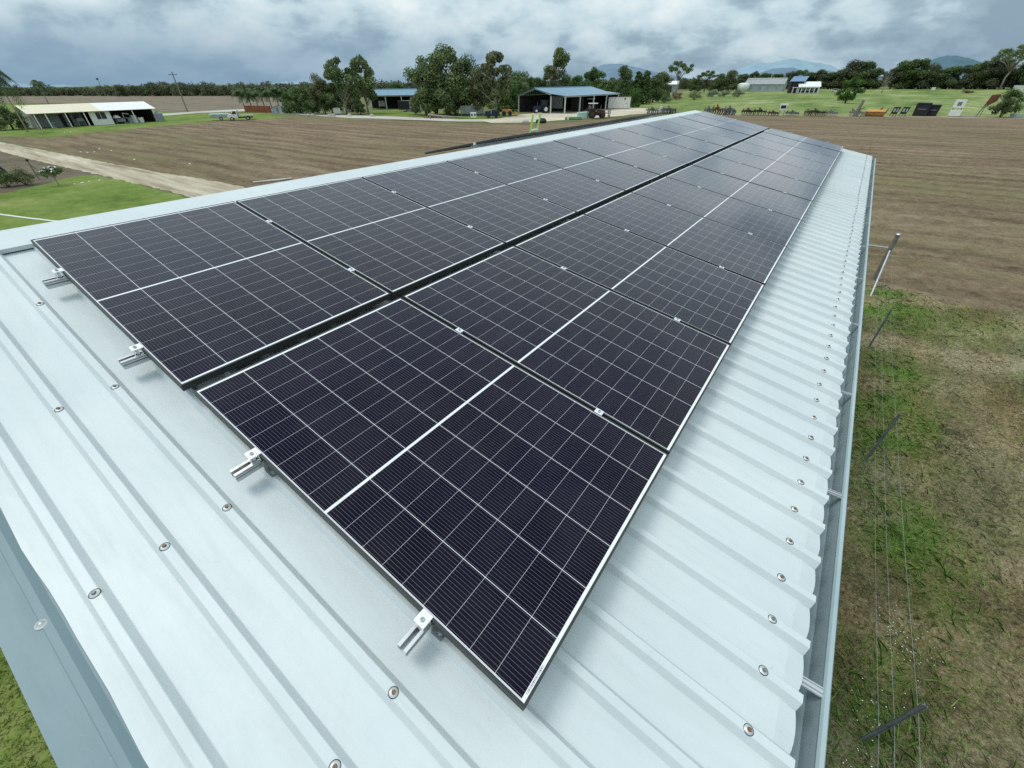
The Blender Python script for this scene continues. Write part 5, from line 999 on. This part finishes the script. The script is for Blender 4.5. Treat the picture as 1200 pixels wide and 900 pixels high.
A, B = G(779, 109), G(792, 109); rz, L = frame_on(A, B); h2 = hgt((785, 109), (785, 96)); ctg = thing('cottage', 'small cottage with white roof among the trees', 'house', (A[0], A[1], 0), rz); MB().box(0, L, 0, 7, 0, h2*.8).build('wall', 'leaf_grey' if False else 'grey_wall', ctg); mb = MB(); mb._a([(-.5, -.6, h2*.78), (L+.5, -.6, h2*.78), (L+.2, 4, h2*1.1), (.2, 4, h2*1.1), (L+.5, 8, h2*.8), (-.5, 8, h2*.8)], [(0, 1, 2, 3), (3, 2, 4, 5)]); mb.build('roof', 'white_paint', ctg); MB().box(L*.3, L*.55, -.05, -.004, h2*.3, h2*.6).build('window', 'window_dark', ctg)
P = G(979, 108.3); cr = thing('parked_car', 'small pale car parked between the farmhouse and the mango tree', 'car', (P[0], P[1], 0), face(P)); MB().prism([(-2.3, .35), (2.3, .35), (2.35, .9), (1.3, 1.0), (.7, 1.55), (-1.1, 1.55), (-1.9, 1.0), (-2.35, .9)], 'y', -.85, .85).build('body', 'offwhite', cr, bev=.06); MB().prism([(-1.6, 1.02), (1.05, 1.02), (.6, 1.46), (-1.0, 1.46)], 'y', -.87, -.852).build('side_window', 'window_dark', cr)
for x in (-1.4, 1.4):
    for y in (-.75, .75): wheel(None, x, y, .34, .22, 'wheel', cr)
P = G(891, 106.6); c2 = dup(cr, (P[0], P[1], 0), face(P), 'small pale car parked in front of the grey barn')
at_obj('meadow_box', 'small white box far off at the foot of the tree line', 'box', (1093, 106.2), lambda m_: (m_.box(-.8, .8, -.5, .5, .2, 1.2), m_.prism([(-.9, 1.202), (.9, 1.202), (.7, 1.5), (-.7, 1.5)], 'y', -.55, .55), [m_.box(x-.05, x+.05, -.4, .4, 0, .198) for x in (-.65, .65)]), 'white_paint', 0)
at_obj('trail_bike', 'pale trailer glimpsed at the right edge beneath the tall gum', 'trailer', (1193, 107), lambda m_: (m_.box(-2.5, 2.5, -1, 1, .8, 2.4), m_.lathe([(0, -.2), (.6, -.2), (.6, .2), (0, .2)], 12, 0, (-1, -1.1, .6), 'y'), m_.lathe([(0, -.2), (.6, -.2), (.6, .2), (0, .2)], 12, 0, (1, -1.1, .6), 'y')), 'offwhite', 0)
# power poles
def pole(b, t, label, r=.14, arm=True):
    P = G(*b); h = hgt(b, t); p = thing('power_pole', label, 'pole', (P[0], P[1], 0), face(P)+.5)
    MB().tube([(0, 0, 0), (0, 0, h)], [r, r*.7], 9).build('shaft', 'wood_grey', p)
    if arm:
        c = MB().box(-1.1, 1.1, -.07, .07, h-.7, h-.55).build('crossarm', 'wood_grey', p)
        for x in (-1., 0.35, 1.): MB().lathe([(0, .22), (.06, .2), (.09, .08), (.05, 0)], 8, c=(x, 0, h-.55)).build('insulator', 'offwhite', c)
pole((220, 131), (204.5, 84), 'wooden power pole at the edge of the far field', .17)
P = G(124, 113); h = hgt((124, 113), (117.5, 93)); pp = thing('power_pole', 'distant pole with a dark lamp head above the left scrub', 'pole', (P[0], P[1], 0), face(P)); MB().tube([(0, 0, 0), (0, 0, h)], .16, 8).build('shaft', 'wood_grey', pp); MB().lathe([(0, .9), (.6, .8), (.75, .2), (.3, 0)], 10, c=(0, 0, h-.2)).build('lamp_head', 'black', pp)
# fence post and blue tarpaulin at left edge
P = G(46, 210.5); h = hgt((46, 210.5), (39, 187)); fp = thing('fence_post', 'dark slim post with a stay on the earth strip by the lawn', 'post', (P[0], P[1], 0), face(P)); MB().tube([(0, 0, 0), (0, 0, h)], .045, 8).build('shaft', 'wood_grey', fp); MB().lathe([(0, .1), (.09, .06), (.09, -.06), (0, -.08)], 8, c=(0, 0, h)).build('knob', 'black', fp); MB().tube([(.55, 0, 0), (.05, 0, h*.75)], .03, 6).build('stay', 'wood_grey', fp)
P = G(-3, 212); tp = thing('covered_boat', 'dark blue grey covered shape at the left edge of the picture', 'cover', (P[0], P[1], 0), face(P)); MB().prism([(-3, 0), (1.0, 0), (.75, .8), (.2, 1.9), (-1, 2.4), (-3, 2.5)], 'y', -.8, 1.2).build('cover', 'tarp_blue' if 'tarp_blue' in MATS else 'dark_blue', tp, bev=.1); MB().box(-2.9, .9, -.85, -.81, .02, .2).build('skid', 'black', tp)
for i, (x, y) in enumerate(((95, 179), (103, 179.5), (111, 179), (117, 175.5), (131, 177.5), (158, 188), (223, 193), (76, 156), (83, 155.5), (1022, 332-.0))):
    if i == 9: continue
    at_obj('litter_stone', 'small white stone lying on the soil beside the gravel track', 'stone', (x, y), lambda m_: m_.lathe([(0, 0), (.08, 0), (.09, .05), (.06, .1), (0, .11)], 7), 'white_paint', i, 'white stones beside the track', 0)

# ---------------------------------------------------------------- light and sky
SUN_EL, SUN_AZ = rad(64), rad(206)      # azimuth of the sun measured from +x, counter-clockwise
sd_ = Vector((math.cos(SUN_AZ)*math.cos(SUN_EL), math.sin(SUN_AZ)*math.cos(SUN_EL), math.sin(SUN_EL)))
sl = bpy.data.lights.new('sun', 'SUN'); sl.energy = 1.5; sl.angle = rad(22); sl.color = (1, .965, .91)
so = bpy.data.objects.new('sun', sl); COL.objects.link(so); so.rotation_euler = (-sd_).to_track_quat('-Z', 'Y').to_euler(); so.location = (0, 0, 40)
w = bpy.data.worlds.new('World'); sc.world = w; w.use_nodes = True; t = w.node_tree; t.nodes.clear()
out = t.nodes.new('ShaderNodeOutputWorld'); tc = t.nodes.new('ShaderNodeTexCoord'); dirv = tc.outputs['Generated']
sk = t.nodes.new('ShaderNodeTexSky'); sk.sky_type = 'NISHITA'; sk.sun_disc = False; sk.sun_elevation = SUN_EL; sk.sun_rotation = math.pi/2-SUN_AZ; sk.altitude = 10; sk.dust_density = 2.
b1 = t.nodes.new('ShaderNodeBackground'); t.links.new(sk.outputs[0], b1.inputs[0]); b1.inputs[1].default_value = .10
sp = t.nodes.new('ShaderNodeSeparateXYZ'); t.links.new(dirv, sp.inputs[0])
zc = math_(t, 'MAXIMUM', sp.outputs[2], 0.0); den = math_(t, 'ADD', zc, .42)
cx = t.nodes.new('ShaderNodeCombineXYZ'); t.links.new(math_(t, 'DIVIDE', sp.outputs[0], den), cx.inputs[0]); t.links.new(math_(t, 'DIVIDE', sp.outputs[1], den), cx.inputs[1]); cx.inputs[2].default_value = 3.7
cv = cx.outputs[0]
n1 = noise(t, cv, 2.3, 8, .54, .1); n2 = noise(t, cv, 6.0, 8, .55, .15); n3 = noise(t, cv, .4, 3, .5)
f = math_(t, 'ADD', math_(t, 'MULTIPLY', n1, .48), math_(t, 'ADD', math_(t, 'MULTIPLY', n2, .36), math_(t, 'MULTIPLY', n3, .16)))
ev = ramp(t, zc, [(.15, (0, 0, 0)), (.36, (.82, .82, .82))])
f = math_(t, 'ADD', math_(t, 'MULTIPLY', f, math_(t, 'SUBTRACT', 1.0, ev)), math_(t, 'MULTIPLY', ev, .522))
f = math_(t, 'SUBTRACT', f, .010)
cloud = ramp(t, f, [(.395, (.25, .355, .44)), (.455, (.365, .49, .575)), (.50, (.54, .685, .75)), (.55, (.66, .785, .83)), (.61, (.80, .88, .895))])
# distant rain-blue band low over the horizon, brighter overhead
hz_ = ramp(t, zc, [(0, (1, 1, 1)), (.04, (.85, .85, .85)), (.11, (0, 0, 0))])
side = math_(t, 'MULTIPLY_ADD', sp.outputs[0], -1.6, -.65, True)
cloud = mixc(t, math_(t, 'MULTIPLY', hz_, math_(t, 'MULTIPLY_ADD', side, .7, .30)), cloud, (.20, .335, .48))
gain = ramp(t, zc, [(0, (1.06, 1.06, 1.05)), (.18, (1.12, 1.11, 1.10)), (.45, (1.2, 1.18, 1.16)), (1, (1.95, 1.87, 1.82))])
cloud = mixc(t, 1.0, cloud, gain, 'MULTIPLY')
b2 = t.nodes.new('ShaderNodeBackground'); t.links.new(cloud, b2.inputs[0]); b2.inputs[1].default_value = 1.0
mx = t.nodes.new('ShaderNodeMixShader'); mx.inputs[0].default_value = .9
t.links.new(b1.outputs[0], mx.inputs[1]); t.links.new(b2.outputs[0], mx.inputs[2]); t.links.new(mx.outputs[0], out.inputs[0])
# mix result colour clamps at 1 otherwise
for n_ in t.nodes:
    if n_.bl_idname == 'ShaderNodeMix': n_.clamp_result = False
sc.view_settings.view_transform = 'Standard'; sc.view_settings.look = 'None'; sc.view_settings.exposure = 0; sc.view_settings.gamma = 1
sc.cycles.max_bounces = 6; sc.cycles.use_denoising = False
